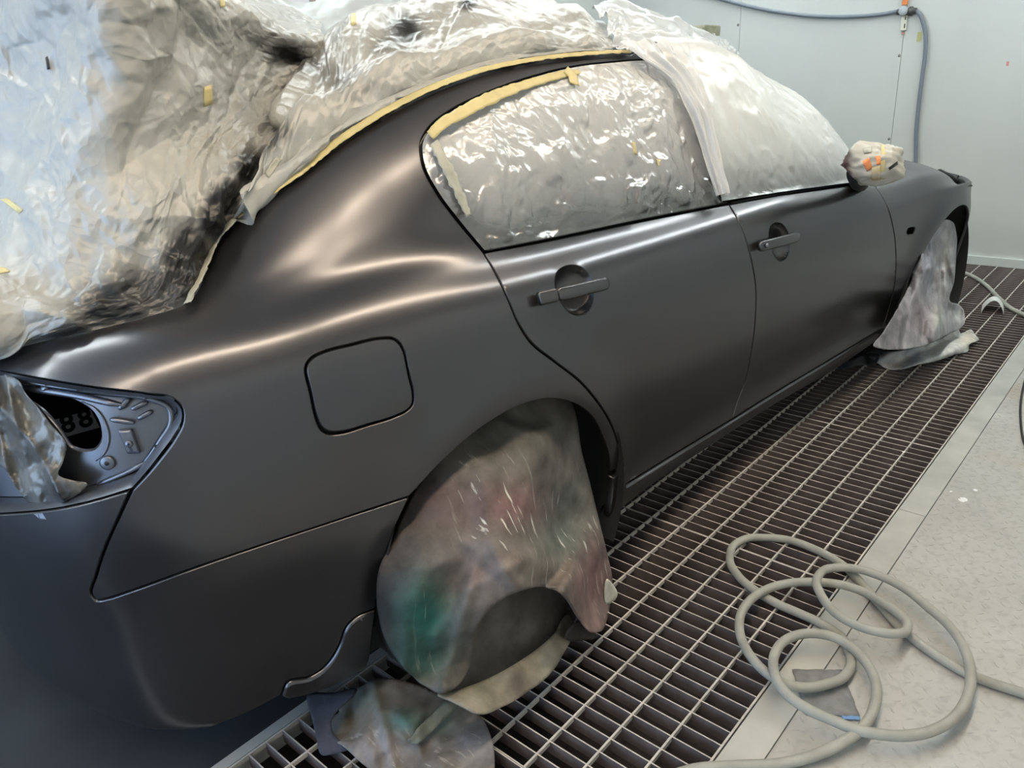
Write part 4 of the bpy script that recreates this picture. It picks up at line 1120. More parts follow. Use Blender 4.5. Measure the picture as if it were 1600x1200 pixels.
# clear plastic: bunched roll along the roof with a tail hanging over the window pillar
cp = empty('clear_plastic_sheet', tuple(l2w(np.array([.9, -.4, 1.40]))), PSI)
tag(cp, 'bunched clear plastic sheet on the roof trailing down between the side windows', 'plastic sheet')
def to_cp(o):
    o.parent = cp; o.location = (0, 0, 0); o.rotation_euler = (0, 0, 0)
    o.data.transform(Matrix.Translation(Vector((-.9, .4, -1.40)))); return o
rollc = [[(925, 16, -.10), (945, 28, -.36), (955, 60, -.48), (960, 86, -.545)], [(952, 8, -.10), (970, 24, -.34), (982, 56, -.47), (992, 84, -.545)], [(1000, 16, -.10), (1012, 34, -.34), (1020, 62, -.46), (1028, 90, -.53)],
         [(1046, 30, -.10), (1056, 48, -.33), (1060, 72, -.45), (1062, 96, -.51)], [(1090, 46, -.10), (1094, 62, -.32), (1096, 82, -.42), (1094, 99, -.49)], [(1128, 66, -.10), (1130, 78, -.30), (1130, 92, -.40), (1124, 103, -.46)], [(1150, 88, -.14), (1150, 92, -.28), (1148, 98, -.36), (1142, 105, -.42)]]
o = sheet('bunched_roll', np.swapaxes(np.array([[l_on_y(*p) for p in c] for c in rollc]), 0, 1), M_CLEAR, res=.006, F=CF_WIN, amp=1.0, uv0=(.2, 1.2), edge_fix=False,
          fold=lambda u, v: .012 * np.sin(21 * u + 7 * v) + .007 * np.abs(np.sin(33 * u - 9 * v)), spray=lambda u, v, S: 0 * u)
to_cp(o)
tailc = []
for (xl, yl), (xr, yr) in [((968, 66), (1076, 74)), ((1000, 92), (1084, 102)), ((1042, 122), (1098, 134)), ((1066, 160), (1108, 168)), ((1088, 206), (1118, 208)), ((1106, 262), (1128, 262)), ((1120, 306), (1134, 306))]:
    row = []
    for s_ in np.linspace(0, 1, 4):
        x_, y_ = xl + (xr - xl) * s_, yl + (yr - yl) * s_
        ab = hit_off(x_, y_, .03); row.append(S3(ab[:1], ab[1:], .030 + .012 * math.sin(s_ * 3.14))[0])
    tailc.append(row)
o = sheet('trailing_tail', np.array(tailc), M_CLEAR, res=.006, F=CF_WIN, amp=.8, uv0=(1.2, .2), edge_fix=False, fold=lambda u, v: .006 * np.sin(22 * v + 5 * u) + .003 * np.sin(47 * v), spray=lambda u, v, S: 0 * u)
to_cp(o)
# ================================================================ CLOTH COVERS, SCRAPS, SMALL THINGS
def tps(ctrl):
    """thin-plate interpolation of (px, py, value)"""
    C_ = np.asarray(ctrl, float); P = C_[:, :2] / 100.0; n = len(P)
    def U(r2): return np.where(r2 > 1e-12, 0.5 * r2 * np.log(np.maximum(r2, 1e-12)), 0)
    K = U(((P[:, None] - P[None]) ** 2).sum(-1)) + np.eye(n) * 1e-4
    A = np.zeros((n + 3, n + 3)); A[:n, :n] = K; A[:n, n] = 1; A[:n, n + 1:] = P; A[n, :n] = 1; A[n + 1:, :n] = P.T
    w_ = np.linalg.solve(A, np.concatenate([C_[:, 2], [0, 0, 0]]))
    def f(x, y):
        Q = np.stack([np.asarray(x, float), np.asarray(y, float)], -1) / 100.0
        return U(((Q[:, None] - P[None]) ** 2).sum(-1)) @ w_[:n] + w_[n] + Q @ w_[n + 1:]
    return f
def rays_l(px, py):
    D = np.stack([(px - 800) / FPX, (py - 600) / FPX, np.ones_like(px)], -1) @ RC
    return np.stack([D[:, 0] * CS + D[:, 1] * SN, -D[:, 0] * SN + D[:, 1] * CS, D[:, 2]], -1)
def pts_y(px, py, y):
    d = rays_l(px, py); return CAML + d * ((y - CAML[1]) / d[:, 1])[:, None]
def pts_z(px, py, z):
    d = rays_l(px, py); return CAML + d * ((z - CAML[2]) / d[:, 2])[:, None]
def pix_sheet(name, outline, pfn, mat, spacing=5.0, thick=0.003, parent=None, smooth_outline=True, tint=None, streak=None, spray=None):
    """cloth piece: outline traced in the photograph, every vertex at its own distance"""
    poly = catmull(outline, step=spacing, closed=True) if smooth_outline else resample(np.asarray(outline, float), spacing)
    if area2(poly) < 0: poly = poly[::-1]
    lo, hi = poly.min(0), poly.max(0)
    gy = np.arange(lo[1], hi[1], spacing * .866); gx = np.arange(lo[0], hi[0], spacing)
    G = np.array([(x + (spacing / 2 if j % 2 else 0), y) for j, y in enumerate(gy) for x in gx])
    G = G[inside(G, poly)]
    d = np.full(len(G), 1e9)
    for p in poly: d = np.minimum(d, np.hypot(G[:, 0] - p[0], G[:, 1] - p[1]))
    G = G[d > spacing * .6]
    V = list(G) + list(poly); n = len(G); E = [(n + i, n + (i + 1) % len(poly)) for i in range(len(poly))]
    r = delaunay_2d_cdt([Vector(p) for p in V], E, [], 0, 1e-6)
    vo = np.array([tuple(p) for p in r[0]]); fo = np.array(r[2]); fo = fo[inside(vo[fo].mean(1), poly)]
    P = pfn(vo[:, 0], vo[:, 1])
    f0 = fo[len(fo) // 2]
    if np.cross(P[f0[1]] - P[f0[0]], P[f0[2]] - P[f0[0]]) @ (CAML - P[f0[0]]) < 0: fo = fo[:, ::-1]
    o = mesh_obj(name, P, fo, mat, parent)
    if tint is not None: color_attr(o, 'tint', np.clip(tint(vo[:, 0], vo[:, 1]), 0, 1))
    if streak is not None: color_attr(o, 'streak', np.clip(streak(vo[:, 0], vo[:, 1]), 0, 1))
    if spray is not None: color_attr(o, 'spray', np.clip(spray(vo[:, 0], vo[:, 1]), 0, 1))
    if thick:
        md = o.modifiers.new('thickness', 'SOLIDIFY'); md.thickness = thick; md.offset = -1
    if parent is None: free(o)
    return o
def blobs(base, spots):
    """paint stains and painted-in shade on cloth: (px, py, rx, ry, colour, strength)"""
    def f(x, y):
        c = np.ones((len(x), 3)) * np.array(base)
        for (sx, sy, rx, ry, col, st) in spots:
            k = st * np.exp(-(((x - sx) / rx) ** 2 + ((y - sy) / ry) ** 2)); c = c * (1 - k[:, None]) + np.array(col) * k[:, None]
        return c
    return f
def mat_cloth():
    m, nt, b = new_mat('stained_cloth')
    tc = N(nt, 'ShaderNodeTexCoord'); at = N(nt, 'ShaderNodeVertexColor', layer_name='tint'); a2 = N(nt, 'ShaderNodeVertexColor', layer_name='streak')
    nz = N(nt, 'ShaderNodeTexNoise'); nz.inputs['Scale'].default_value = 14; nz.inputs['Detail'].default_value = 8; nz.inputs['Roughness'].default_value = .65
    nt.links.new(tc.outputs['Object'], nz.inputs['Vector'])
    rp = N(nt, 'ShaderNodeValToRGB'); rp.color_ramp.elements[0].position = .3; rp.color_ramp.elements[0].color = (.72, .71, .70, 1); rp.color_ramp.elements[1].position = .7; rp.color_ramp.elements[1].color = (1.6, 1.57, 1.55, 1)
    nt.links.new(nz.outputs['Fac'], rp.inputs['Fac'])
    mx = N(nt, 'ShaderNodeMixRGB', blend_type='MULTIPLY'); mx.inputs[0].default_value = 1
    nt.links.new(at.outputs['Color'], mx.inputs[1]); nt.links.new(rp.outputs['Color'], mx.inputs[2])
    # dried white runs: thin vertical marks
    mp = N(nt, 'ShaderNodeMapping'); mp.inputs['Scale'].default_value = (95, 20, 7); mp.inputs['Rotation'].default_value = (0, .12, 0)
    nt.links.new(tc.outputs['Object'], mp.inputs['Vector'])
    n2 = N(nt, 'ShaderNodeTexNoise'); n2.inputs['Scale'].default_value = 1; n2.inputs['Detail'].default_value = 3
    nt.links.new(mp.outputs[0], n2.inputs['Vector'])
    r2 = N(nt, 'ShaderNodeValToRGB'); r2.color_ramp.elements[0].position = .62; r2.color_ramp.elements[1].position = .68
    nt.links.new(n2.outputs['Fac'], r2.inputs['Fac'])
    mu = N(nt, 'ShaderNodeMath', operation='MULTIPLY'); nt.links.new(r2.outputs['Color'], mu.inputs[0]); nt.links.new(a2.outputs['Color'], mu.inputs[1])
    m2 = N(nt, 'ShaderNodeMixRGB'); m2.inputs[2].default_value = (.55, .54, .50, 1)
    nt.links.new(mu.outputs[0], m2.inputs[0]); nt.links.new(mx.outputs[0], m2.inputs[1]); nt.links.new(m2.outputs[0], b.inputs['Base Color'])
    b.inputs['Roughness'].default_value = .7; b.inputs['Specular IOR Level'].default_value = .18
    n3 = N(nt, 'ShaderNodeTexNoise'); n3.inputs['Scale'].default_value = 220; nt.links.new(tc.outputs['Object'], n3.inputs['Vector'])
    bp = N(nt, 'ShaderNodeBump'); bp.inputs['Strength'].default_value = .15; bp.inputs['Distance'].default_value = .001
    nt.links.new(n3.outputs['Fac'], bp.inputs['Height']); nt.links.new(bp.outputs['Normal'], b.inputs['Normal'])
    return m
M_CLOTH = mat_cloth()
zero = lambda x, y: 0 * x
# ---- rear wheel cover
rw = empty('wheel_cover', tuple(l2w(np.array([WR[0], -.88, 0.0]))), PSI)
tag(rw, 'paint-stained cloth cover slouching over the rear wheel', 'wheel cover')
def to_root(o, root, off):
    o.parent = root; o.location = (0, 0, 0); o.rotation_euler = (0, 0, 0); o.data.transform(Matrix.Translation(Vector([-v for v in off]))); return o
RWO = (WR[0], -.88, 0.0)
dm = tps([(640, 800, -.805), (700, 722, -.805), (760, 675, -.805), (830, 640, -.805), (890, 640, -.80), (600, 880, -.825), (592, 960, -.85), (910, 720, -.825), (935, 800, -.86), (955, 900, -.90), (962, 932, -.90), (940, 985, -1.0), (905, 958, -1.0),
          (700, 800, -.865), (780, 740, -.87), (860, 720, -.87), (780, 820, -.905), (870, 830, -.905), (700, 900, -.900), (650, 950, -.90), (760, 870, -.925), (850, 880, -.985), (800, 905, -.985), (845, 922, -1.0), (790, 935, -1.0), (755, 960, -.985), (735, 1000, -.975),
          (920, 900, -.965), (690, 985, -.93), (640, 1010, -.91), (620, 1030, -.90), (700, 1070, -.945), (720, 1060, -.95), (660, 1055, -.92)])
def main_fn(x, y):
    d = dm(x, y); p = pts_y(x, y, d)
    d = d - 2.3 * field(CF_CLOTH, p[:, 0] + .8, p[:, 2] + .3) - .010 * np.sin((x + y * .35) / 21.0) * smooth01((y - 720) / 150) * smooth01((1000 - y) / 60)
    d = d - .012 * np.exp(-((y - (905 - (x - 760) * .55)) / 16.0) ** 2) * smooth01((x - 700) / 60) * smooth01((880 - x) / 50)
    d = d - .014 * np.exp(-((x - (742 - (y - 880) * .25)) / 13.0) ** 2) * smooth01((y - 850) / 50)
    return pts_y(x, y, d)
tint_main = blobs((.115, .106, .096), [(640, 850, 60, 90, (.05, .045, .04), .8), (595, 950, 55, 110, (.018, .016, .016), .97), (625, 1030, 45, 45, (.03, .035, .035), .8), (800, 665, 130, 50, (.055, .056, .05), .85), (660, 770, 50, 60, (.04, .038, .036), .8), (800, 790, 60, 34, (.15, .085, .085), .8), (700, 790, 50, 40, (.13, .085, .085), .5), (890, 800, 40, 60, (.10, .115, .105), .7), (925, 900, 30, 60, (.19, .10, .105), .85), (925, 975, 25, 25, (.22, .15, .145), .7), (700, 880, 60, 45, (.155, .14, .145), .6), (840, 890, 60, 30, (.24, .20, .175), .8), (760, 900, 40, 40, (.22, .18, .165), .6), (665, 965, 38, 60, (.02, .125, .11), .9), (660, 1030, 40, 30, (.03, .09, .085), .7), (880, 850, 40, 30, (.10, .14, .125), .5)])  # stains, plus shade painted in under the arch and along the left edge
st_main = lambda x, y: smooth01((x - 690) / 60) * smooth01((y - 690) / 40) * np.exp(-((y - (800 + (x - 780) * .45)) / 75.0) ** 2) * 1.1 + .5 * np.exp(-((x - 665) / 12.0) ** 2) * smooth01((y - 880) / 30)
o = pix_sheet('cover_cloth', [(636, 792), (664, 742), (698, 704), (758, 656), (818, 625), (862, 615), (890, 622), (901, 652), (908, 700), (922, 755), (938, 820), (950, 870), (957, 905), (955, 940), (948, 970), (940, 986), (928, 988), (905, 966), (885, 935), (868, 921), (845, 917), (812, 924), (780, 940), (757, 962), (742, 992), (738, 1020), (730, 1050), (712, 1074), (690, 1084), (660, 1068), (630, 1042), (607, 1010), (593, 970), (588, 930), (592, 890), (612, 845)], main_fn, M_CLOTH, spacing=4.5, tint=tint_main, streak=st_main, thick=.004)
to_root(o, rw, RWO)
di = tps([(740, 985, -.90), (800, 920, -.88), (880, 915, -.88), (895, 960, -.88), (700, 1085, -.93), (800, 1040, -.925), (880, 985, -.90), (760, 1000, -.905), (830, 960, -.89)])
o = pix_sheet('inner_layer', [(720, 990), (760, 930), (830, 900), (890, 910), (905, 950), (895, 975), (850, 1015), (790, 1055), (730, 1085), (690, 1088), (690, 1040)], lambda x, y: pts_y(x, y, di(x, y) - .7 * field(CF_CLOTH, x / 500. + .2, y / 500.)), M_CLOTH, spacing=5, tint=blobs((.10, .092, .083), [(830, 1000, 60, 40, (.15, .138, .12), .7)]), streak=zero)
to_root(o, rw, RWO)
db_ = tps([(690, 1085, -.955), (760, 1062, -.965), (830, 1022, -.965), (890, 965, -.94), (896, 985, -.95), (870, 1040, -1.0), (820, 1080, -1.02), (760, 1108, -1.03), (720, 1100, -1.0), (800, 1050, -1.0), (850, 1020, -.985)])
o = pix_sheet('lower_fold', [(684, 1084), (720, 1076), (760, 1061), (800, 1040), (835, 1017), (868, 988), (890, 960), (897, 972), (893, 998), (880, 1022), (866, 1046), (846, 1066), (826, 1080), (806, 1094), (785, 1104), (762, 1114), (742, 1112), (722, 1102), (706, 1094)], lambda x, y: pts_y(x, y, db_(x, y) - .6 * field(CF_CLOTH, x / 400. + 1.2, y / 400. + .4)), M_CLOTH, spacing=4.5, tint=blobs((.20, .185, .15), [(760, 1070, 40, 30, (.26, .25, .19), .8), (810, 1075, 30, 30, (.11, .09, .078), .8), (860, 1020, 25, 30, (.22, .23, .19), .6)]), streak=zero, thick=.005)
to_root(o, rw, RWO)
o = pix_sheet('cloth_corner', [(888, 985), (905, 972), (925, 985), (934, 995), (915, 1000), (900, 1002), (884, 998)], lambda x, y: pts_y(x, y, -.965 + 0 * x), M_CLOTH, spacing=4, tint=blobs((.045, .042, .04), []), streak=zero)
to_root(o, rw, RWO)
o = pix_sheet('pale_corner', [(950, 905), (959, 915), (965, 928), (963, 935), (948, 945), (945, 925)], lambda x, y: pts_y(x, y, -.895 + 0 * x), M_CLOTH, spacing=4, tint=blobs((.55, .55, .47), []), streak=zero)
to_root(o, rw, RWO)
# ---- cloth heap on the grate below it
fz = tps([(480, 1085, .02), (500, 1180, .012), (540, 1100, .05), (560, 1080, .06), (640, 1080, .07), (700, 1090, .06), (590, 1130, .075), (620, 1200, .03), (560, 1190, .03), (680, 1140, .05), (740, 1110, .03), (770, 1180, .02), (700, 1200, .04), (640, 1160, .06)])
def heap_fn(x, y):
    z = fz(x, y) + .012 * np.sin((x * .8 + y) / 23.) * smooth01((y - 1085) / 30) + 1.0 * field(CF_CLOTH, x / 330., y / 330. + .7)
    z = z + .014 * np.exp(-((x - (590 + (y - 1100) * .25)) / 10.) ** 2) - .016 * np.exp(-((x - (555 - (y - 1100) * .1)) / 9.) ** 2) * smooth01((1150 - y) / 30)
    return pts_z(x, y, np.maximum(z, .006))
hp = empty('cover_cloth_heap', tuple(on_z(620, 1150, 0)), PSI); HPO = tuple(w2l(on_z(620, 1150, 0)))
tag(hp, 'crumpled grey-green cloth heap on the grate below the rear wheel', 'cloth')
o = pix_sheet('heap_cloth', [(480, 1086), (520, 1082), (555, 1076), (590, 1060), (640, 1066), (690, 1086), (725, 1102), (750, 1118), (765, 1145), (772, 1175), (768, 1225), (640, 1225), (575, 1200), (535, 1165), (515, 1150), (511, 1140), (513, 1128), (530, 1110), (516, 1108), (500, 1120), (492, 1110)], heap_fn, M_CLOTH, spacing=4.5, thick=.004,
             tint=blobs((.16, .15, .14), [(500, 1100, 25, 25, (.035, .04, .055), .9), (545, 1130, 30, 25, (.12, .115, .085), .7), (630, 1130, 30, 20, (.035, .15, .135), .8), (690, 1130, 30, 25, (.05, .12, .11), .6), (735, 1160, 40, 40, (.17, .18, .21), .8), (600, 1170, 45, 35, (.22, .205, .21), .8), (575, 1090, 30, 20, (.06, .12, .10), .5), (660, 1190, 40, 25, (.13, .125, .12), .7)]), streak=lambda x, y: .35 * smooth01((y - 1120) / 40))
to_root(o, hp, HPO)
o = pix_sheet('flap', [(480, 1086), (520, 1082), (558, 1077), (545, 1094), (526, 1112), (517, 1130), (522, 1148), (546, 1170), (524, 1177), (503, 1180), (494, 1150), (486, 1118)], lambda x, y: pts_z(x, y, np.interp(y, [1085, 1180], [.085, .012])), M_CLOTH, spacing=4.5, tint=blobs((.040, .045, .060), []), streak=zero)
to_root(o, hp, HPO)
o = pix_sheet('strap', [(712, 1102), (704, 1099), (690, 1101), (680, 1112), (665, 1128), (650, 1143), (640, 1155), (633, 1163), (645, 1167), (657, 1160), (672, 1146), (688, 1130), (702, 1116)], lambda x, y: heap_fn(x, y) + np.array([0, -.012, .016]), M_CLOTH, spacing=4, tint=blobs((.15, .165, .145), []), streak=zero, thick=.005)
to_root(o, hp, HPO)

# ---- front wheel cover and the cloth it trails on the grate
fw = empty('wheel_cover', tuple(l2w(np.array([WF[0], -.9, 0.0]))), PSI)
tag(fw, 'pale blue-grey cloth cover hanging over the front wheel', 'wheel cover'); FWO = (WF[0], -.9, 0.0)
df = tps([(1432, 425, -.855), (1450, 385, -.85), (1466, 355, -.845), (1480, 345, -.84), (1494, 372, -.845), (1492, 430, -.86), (1485, 485, -.88), (1500, 480, -.90), (1506, 500, -.92), (1480, 520, -.95), (1440, 540, -.97), (1400, 545, -.97), (1372, 538, -.93), (1400, 490, -.90), (1440, 470, -.90), (1460, 420, -.885), (1470, 500, -.93)])
def ff_fn(x, y):
    return pts_y(x, y, df(x, y) - .016 * np.sin((x + (y - 340) * .12 + 5 * np.sin(y / 37.)) / 7.6) * smooth01((y - 350) / 120) - .9 * field(CF_CLOTH, x / 90. + .4, y / 330. + .9) - .012 * np.sin((x + y * .3) / 11.) * smooth01((y - 440) / 60))
o = pix_sheet('cover_cloth', [(1430, 425), (1441, 398), (1453, 370), (1466, 350), (1479, 343), (1489, 347), (1494, 362), (1494, 400), (1491, 440), (1486, 472), (1497, 475), (1506, 487), (1507, 503), (1500, 513), (1482, 522), (1460, 534), (1440, 541), (1408, 546), (1378, 545), (1366, 541), (1380, 520), (1396, 494), (1410, 468), (1421, 445)], ff_fn, M_CLOTH, spacing=2.4,
              tint=blobs((.25, .25, .27), [(1400, 510, 25, 35, (.10, .095, .10), .8), (1450, 400, 10, 60, (.20, .21, .25), .6), (1440, 500, 20, 30, (.16, .13, .14), .7), (1465, 495, 9, 20, (.42, .40, .36), .7), (1478, 400, 8, 60, (.36, .36, .35), .6), (1495, 495, 14, 14, (.36, .37, .37), .7), (1470, 505, 5, 25, (.2, .24, .23), .6)]), streak=zero)
to_root(o, fw, FWO)
gz = tps([(1335, 552, .02), (1420, 545, .05), (1470, 530, .06), (1500, 515, .05), (1525, 522, .02), (1515, 545, .012), (1450, 565, .02), (1400, 576, .012), (1360, 562, .02), (1440, 550, .06), (1480, 540, .055)])
o = pix_sheet('trailing_cloth', [(1352, 553), (1366, 547), (1395, 549), (1420, 546), (1450, 538), (1478, 525), (1498, 514), (1500, 520), (1518, 515), (1524, 523), (1530, 530), (1514, 540), (1514, 546), (1490, 555), (1452, 567), (1436, 569), (1410, 576), (1391, 577), (1372, 568), (1362, 560)], lambda x, y: pts_z(x, y, np.maximum(.006, gz(x, y) + .014 * np.sin((x * .45 + y) / 6.))), M_CLOTH, spacing=2.6,
              tint=blobs((.42, .43, .43), [(1380, 560, 25, 20, (.26, .27, .31), .8), (1470, 540, 25, 12, (.66, .65, .62), .7), (1512, 528, 14, 14, (.50, .47, .39), .9)]), streak=zero)
to_root(o, fw, FWO)
o = pix_sheet('tucked_cloth', [(1298, 575), (1330, 562), (1355, 552), (1375, 556), (1370, 566), (1340, 570), (1318, 576)], lambda x, y: pts_z(x, y, .03 + .01 * np.sin(x / 7.)), M_CLOTH, spacing=3, tint=blobs((.12, .12, .13), []), streak=zero)
to_root(o, fw, FWO)

# ---- wrapped door mirror
def mirror_wrap():
    c = l_on_y(1367, 256, -.985); dist = np.linalg.norm(c - CAML)
    e = empty('mirror_wrap', tuple(l2w(c)), PSI); tag(e, 'door mirror wrapped in off-white paper with yellow and orange tape', 'wrapped mirror')
    view = (c - CAML) / dist; rt = np.cross(view, [0, 0, 1]); rt /= np.linalg.norm(rt); up = np.cross(rt, view)
    nu, nv = 64, 36; g = np.random.default_rng(5); V = []; Fc = []; T_ = []
    K = g.normal(0, 1, (46, 3)); K /= np.linalg.norm(K, axis=1)[:, None]; hgt = g.uniform(.80, 1.03, 46)
    for j in range(nv + 1):
        ph = math.pi * j / nv
        for i in range(nu):
            th = 2 * math.pi * i / nu
            d = np.array([math.sin(ph) * math.cos(th), math.sin(ph) * math.sin(th), math.cos(ph)])
            # faceted, flattened wrap: intersection of tilted planes
            r = min(1.12, float(np.min(np.where(K @ d > .15, hgt / np.maximum(K @ d, .15), 9))))
            d2 = d * (1 + .05 * math.sin(9 * d[0] + 5 * d[2]) * math.sin(11 * d[2] + 7 * d[1]) + .025 * math.sin(23 * d[0] - 19 * d[2]))
            V.append(d2 * r * np.array([.104, .085, .074]))
            T_.append((d[0], d[1], d[2]))
    for j in range(nv):
        for i in range(nu):
            i2 = (i + 1) % nu; Fc.append((j * nu + i, j * nu + i2, (j + 1) * nu + i2, (j + 1) * nu + i))
    Vw = np.array(V)
    Wd = Vw[:, :1] * np.array([.9, -.36, 0]) * 1.0 + Vw[:, 1:2] * np.array([.36, .9, 0]) + Vw[:, 2:3] * np.array([0, 0, 1.0])
    M_W = mat_spray('wrap_paper', (.42, .40, .35), (.10, .06, .06), .5, .5, 0, .3, var=.10)
    o = mesh_obj('wrap_paper', Wd, Fc, M_W, e)
    Td = np.array(T_); px = lproj(Wd + c)
    color_attr(o, 'spray', np.clip(smooth01((1334 - px[:, 0]) / 12.) + .6 * smooth01((278 - 262 + px[:, 1] - 278) / 14.) * smooth01((1350 - px[:, 0]) / 20.), 0, 1))
    o.data.polygons.foreach_set('use_smooth', np.ones(len(o.data.polygons), bool))
    # stem to the door
    mb = MB(); q0 = np.array([0, .05, -.03]); ab = hit(1345, 287); q1 = S3(ab[:1], ab[1:], .0)[0] - c
    mb.tube([q0, (q0 + q1) / 2 + np.array([0, 0, -.012]), q1], [.035, .03, .028], 14); mb.build('mirror_stem', M_BLACK, e, True)
    return e, o, c
mw, mwo, mwc = mirror_wrap()

_bvh = {}
def stick(name, target, pix, mat, parent, lift=.002, n=7, m_=5, origin=(0, 0, 0)):
    """a tape or paper scrap following the surface of a target mesh; pix = four corners"""
    if target.name not in _bvh:
        me = target.data; _bvh[target.name] = BVHTree.FromPolygons([v.co + Vector(origin) for v in me.vertices], [tuple(p.vertices) for p in me.polygons])
    bv = _bvh[target.name]; A, B, C_, D_ = [np.array(p, float) for p in pix]; V = []
    for i in range(n):
        for j in range(m_):
            u, v = i / (n - 1), j / (m_ - 1); p = (A * (1 - u) + B * u) * (1 - v) + (D_ * (1 - u) + C_ * u) * v
            d = lray(*p); loc, nr, ix, ds = bv.ray_cast(Vector(CAML), Vector(d))
            if loc is None: return None
            V.append(np.array(loc) - d * lift)
    Fc = [(i * m_ + j, i * m_ + j + 1, (i + 1) * m_ + j + 1, (i + 1) * m_ + j) for i in range(n - 1) for j in range(m_ - 1)]
    o = mesh_obj(name, np.array(V) - np.array(origin), Fc, mat, parent)
    md = o.modifiers.new('thickness', 'SOLIDIFY'); md.thickness = .0008; md.offset = 0
    return o
M_ORANGE = simple('orange_tape', (.72, .25, .09), .5)
stick('tape', boot, [(319, 136), (331, 132), (333, 162), (319, 167)], M_TAPE, boot)
stick('tape', boot, [(0, 311), (12, 310), (36, 328), (30, 334)], M_TAPE, boot)
stick('tape', boot, [(-4, 416), (8, 418), (16, 424), (-4, 428)], M_TAPE, boot)
stick('tape', boot, [(343, -4), (351, -4), (352, 10), (345, 12)], M_TAPE, boot)
stick('tear', boot, [(71, 90), (74, 88), (78, 108), (74, 109)], M_BLACK, boot)
stick('tape', roof, [(546, 21), (556, 20), (557, 38), (549, 40)], M_TAPE, roof)
stick('sprayed_tape', roof, [(414, 270), (432, 244), (440, 250), (420, 278)], M_TAPE_G, roof)
stick('dark_tape', roof, [(370, 320), (376, 309), (385, 316), (379, 326)], M_BLACK, roof)
for q_, m_ in (([(1347, 252), (1358, 246), (1363, 263), (1355, 268)], M_ORANGE), ([(1368, 244), (1376, 243), (1376, 257), (1370, 258)], M_ORANGE), ([(1377, 227), (1385, 226), (1382, 280), (1375, 280)], M_TAPE), ([(1362, 262), (1376, 258), (1375, 282), (1362, 282)], simple('kraft_tape', (.55, .45, .28), .6)), ([(1388, 262), (1402, 252), (1403, 257), (1390, 266)], M_BLACK), ([(1348, 232), (1362, 228), (1362, 238), (1350, 240)], M_TAPE_G)):
    stick('tape', mwo, q_, m_, mw, .003, origin=tuple(mwc))

# crumpled film hanging in the tail-light opening
TLF = [(-30, 583), (18, 588), (30, 596), (38, 612), (55, 632), (80, 664), (104, 698), (98, 722), (91, 742), (112, 750), (136, 757), (126, 769), (104, 783), (60, 790), (46, 786), (30, 768), (8, 734), (-30, 712)]
def tlf_fn(x, y):
    out = []
    ph = (1 - np.abs(np.sin((x * .85 - y * .62 + 9 * np.sin(y / 40.)) / 21.0))) * .020 + (1 - np.abs(np.sin((x * .95 - y * .3 + 14 * np.sin(x / 31.)) / 13.0))) * .010 + np.abs(np.sin((x * .4 + y) / 34.)) * .008 - .018
    for px, py, w_ in zip(x, y, ph):
        of = -.020 + w_ + .30 * float(field(CF_FILM, np.array([px / 260.]), np.array([py / 260.]))[0]); ab = hit_off(px, py, of); out.append(S3(ab[:1], ab[1:], of)[0])
    return np.array(out)
o = pix_sheet('tail_light_film', TLF, tlf_fn, M_FILM, spacing=3.2, thick=.0008, spray=lambda x, y: .50 + .30 * np.abs(np.sin((x * .85 - y * .62) / 23.)) + .2 * smooth01((y - 740) / 40))
tag(o, 'scrunched beige masking film stuffed into the open tail-light hole', 'masking film')

# olive foam block on the roof plastic
c = l_on_y(1112, 47, -.12)
def facet_block(name, px, y, dy, mat, label, cat):
    A = [l_on_y(*p, y) for p in px]; B = [a + np.array([.02, dy, 0]) for a in A]; k = len(A)
    Fc = [tuple(range(k)), tuple(range(2 * k - 1, k - 1, -1))] + [(i, (i + 1) % k, k + (i + 1) % k, k + i) for i in range(k)]
    bm = bmesh.new(); vs_ = [bm.verts.new(p) for p in A + B]
    for f in Fc: bm.faces.new([vs_[i] for i in f])
    bmesh.ops.recalc_face_normals(bm, faces=bm.faces); bmesh.ops.bevel(bm, geom=list(bm.edges), offset=.006, segments=3, affect='EDGES', profile=.5)
    me = bpy.data.meshes.new(name); bm.to_mesh(me); bm.free(); me.materials.append(mat)
    o = bpy.data.objects.new(name, me); COL.objects.link(o); free(o); return tag(o, label, cat)
facet_block('foam_block', [(1095, 46), (1103, 38), (1127, 40), (1124, 72), (1102, 62)], -.14, .09, simple('olive_foam', (.20, .21, .15), .8, var=.3, vscale=40), 'small olive foam block standing on the bunched clear plastic on the roof', 'foam block')

# ---- front end: headlamp hole edge, cowl tape
def edge_bits():
    P = [(1466, 268), (1476, 272), (1484, 276), (1492, 283), (1499, 292), (1504, 303)]
    pts = [l_on_y(x, y, -.70) for x, y in P]; mb = MB(); s = np.linspace(0, 1, 20); D = catmull(np.array(pts), n=6); mb.tube(D, .009 + .006 * np.abs(np.sin(np.arange(len(D)) * 1.7)), 8)
    mb.build('headlamp_edge', M_BLACK, car, True)
edge_bits()

# ---- end wall: hose, valve bracket, marks
XW = X1 - 0.004
M_WHOSE = simple('wall_hose', (.17, .195, .235), .5)
def wall_pts(P, gap=.020, step=5): return [on_x(x, y, XW - gap) for x, y in catmull(P, step=step)]
mb = MB(); mb.tube(wall_pts([(1060, -22), (1110, -6), (1150, 5), (1200, 16), (1268, 25), (1330, 26), (1380, 22), (1402, 18)]), .0125, 10)
tag(mb.build('wall_hose', M_WHOSE, None, True), 'grey-blue hose sagging along the top of the end wall', 'hose')
mb = MB(); mb.tube(wall_pts([(1430, 17), (1437, 22), (1442, 34), (1446, 52), (1446, 80), (1441, 120), (1436, 160), (1432, 200), (1431, 250), (1431, 300)]), .0125, 10)
tag(mb.build('wall_hose', M_WHOSE, None, True), 'grey-blue hose dropping down the end wall behind the car nose', 'hose')
vb = empty('hose_valve', tuple(on_x(1416, 18, XW))); vo_ = on_x(1416, 18, XW)
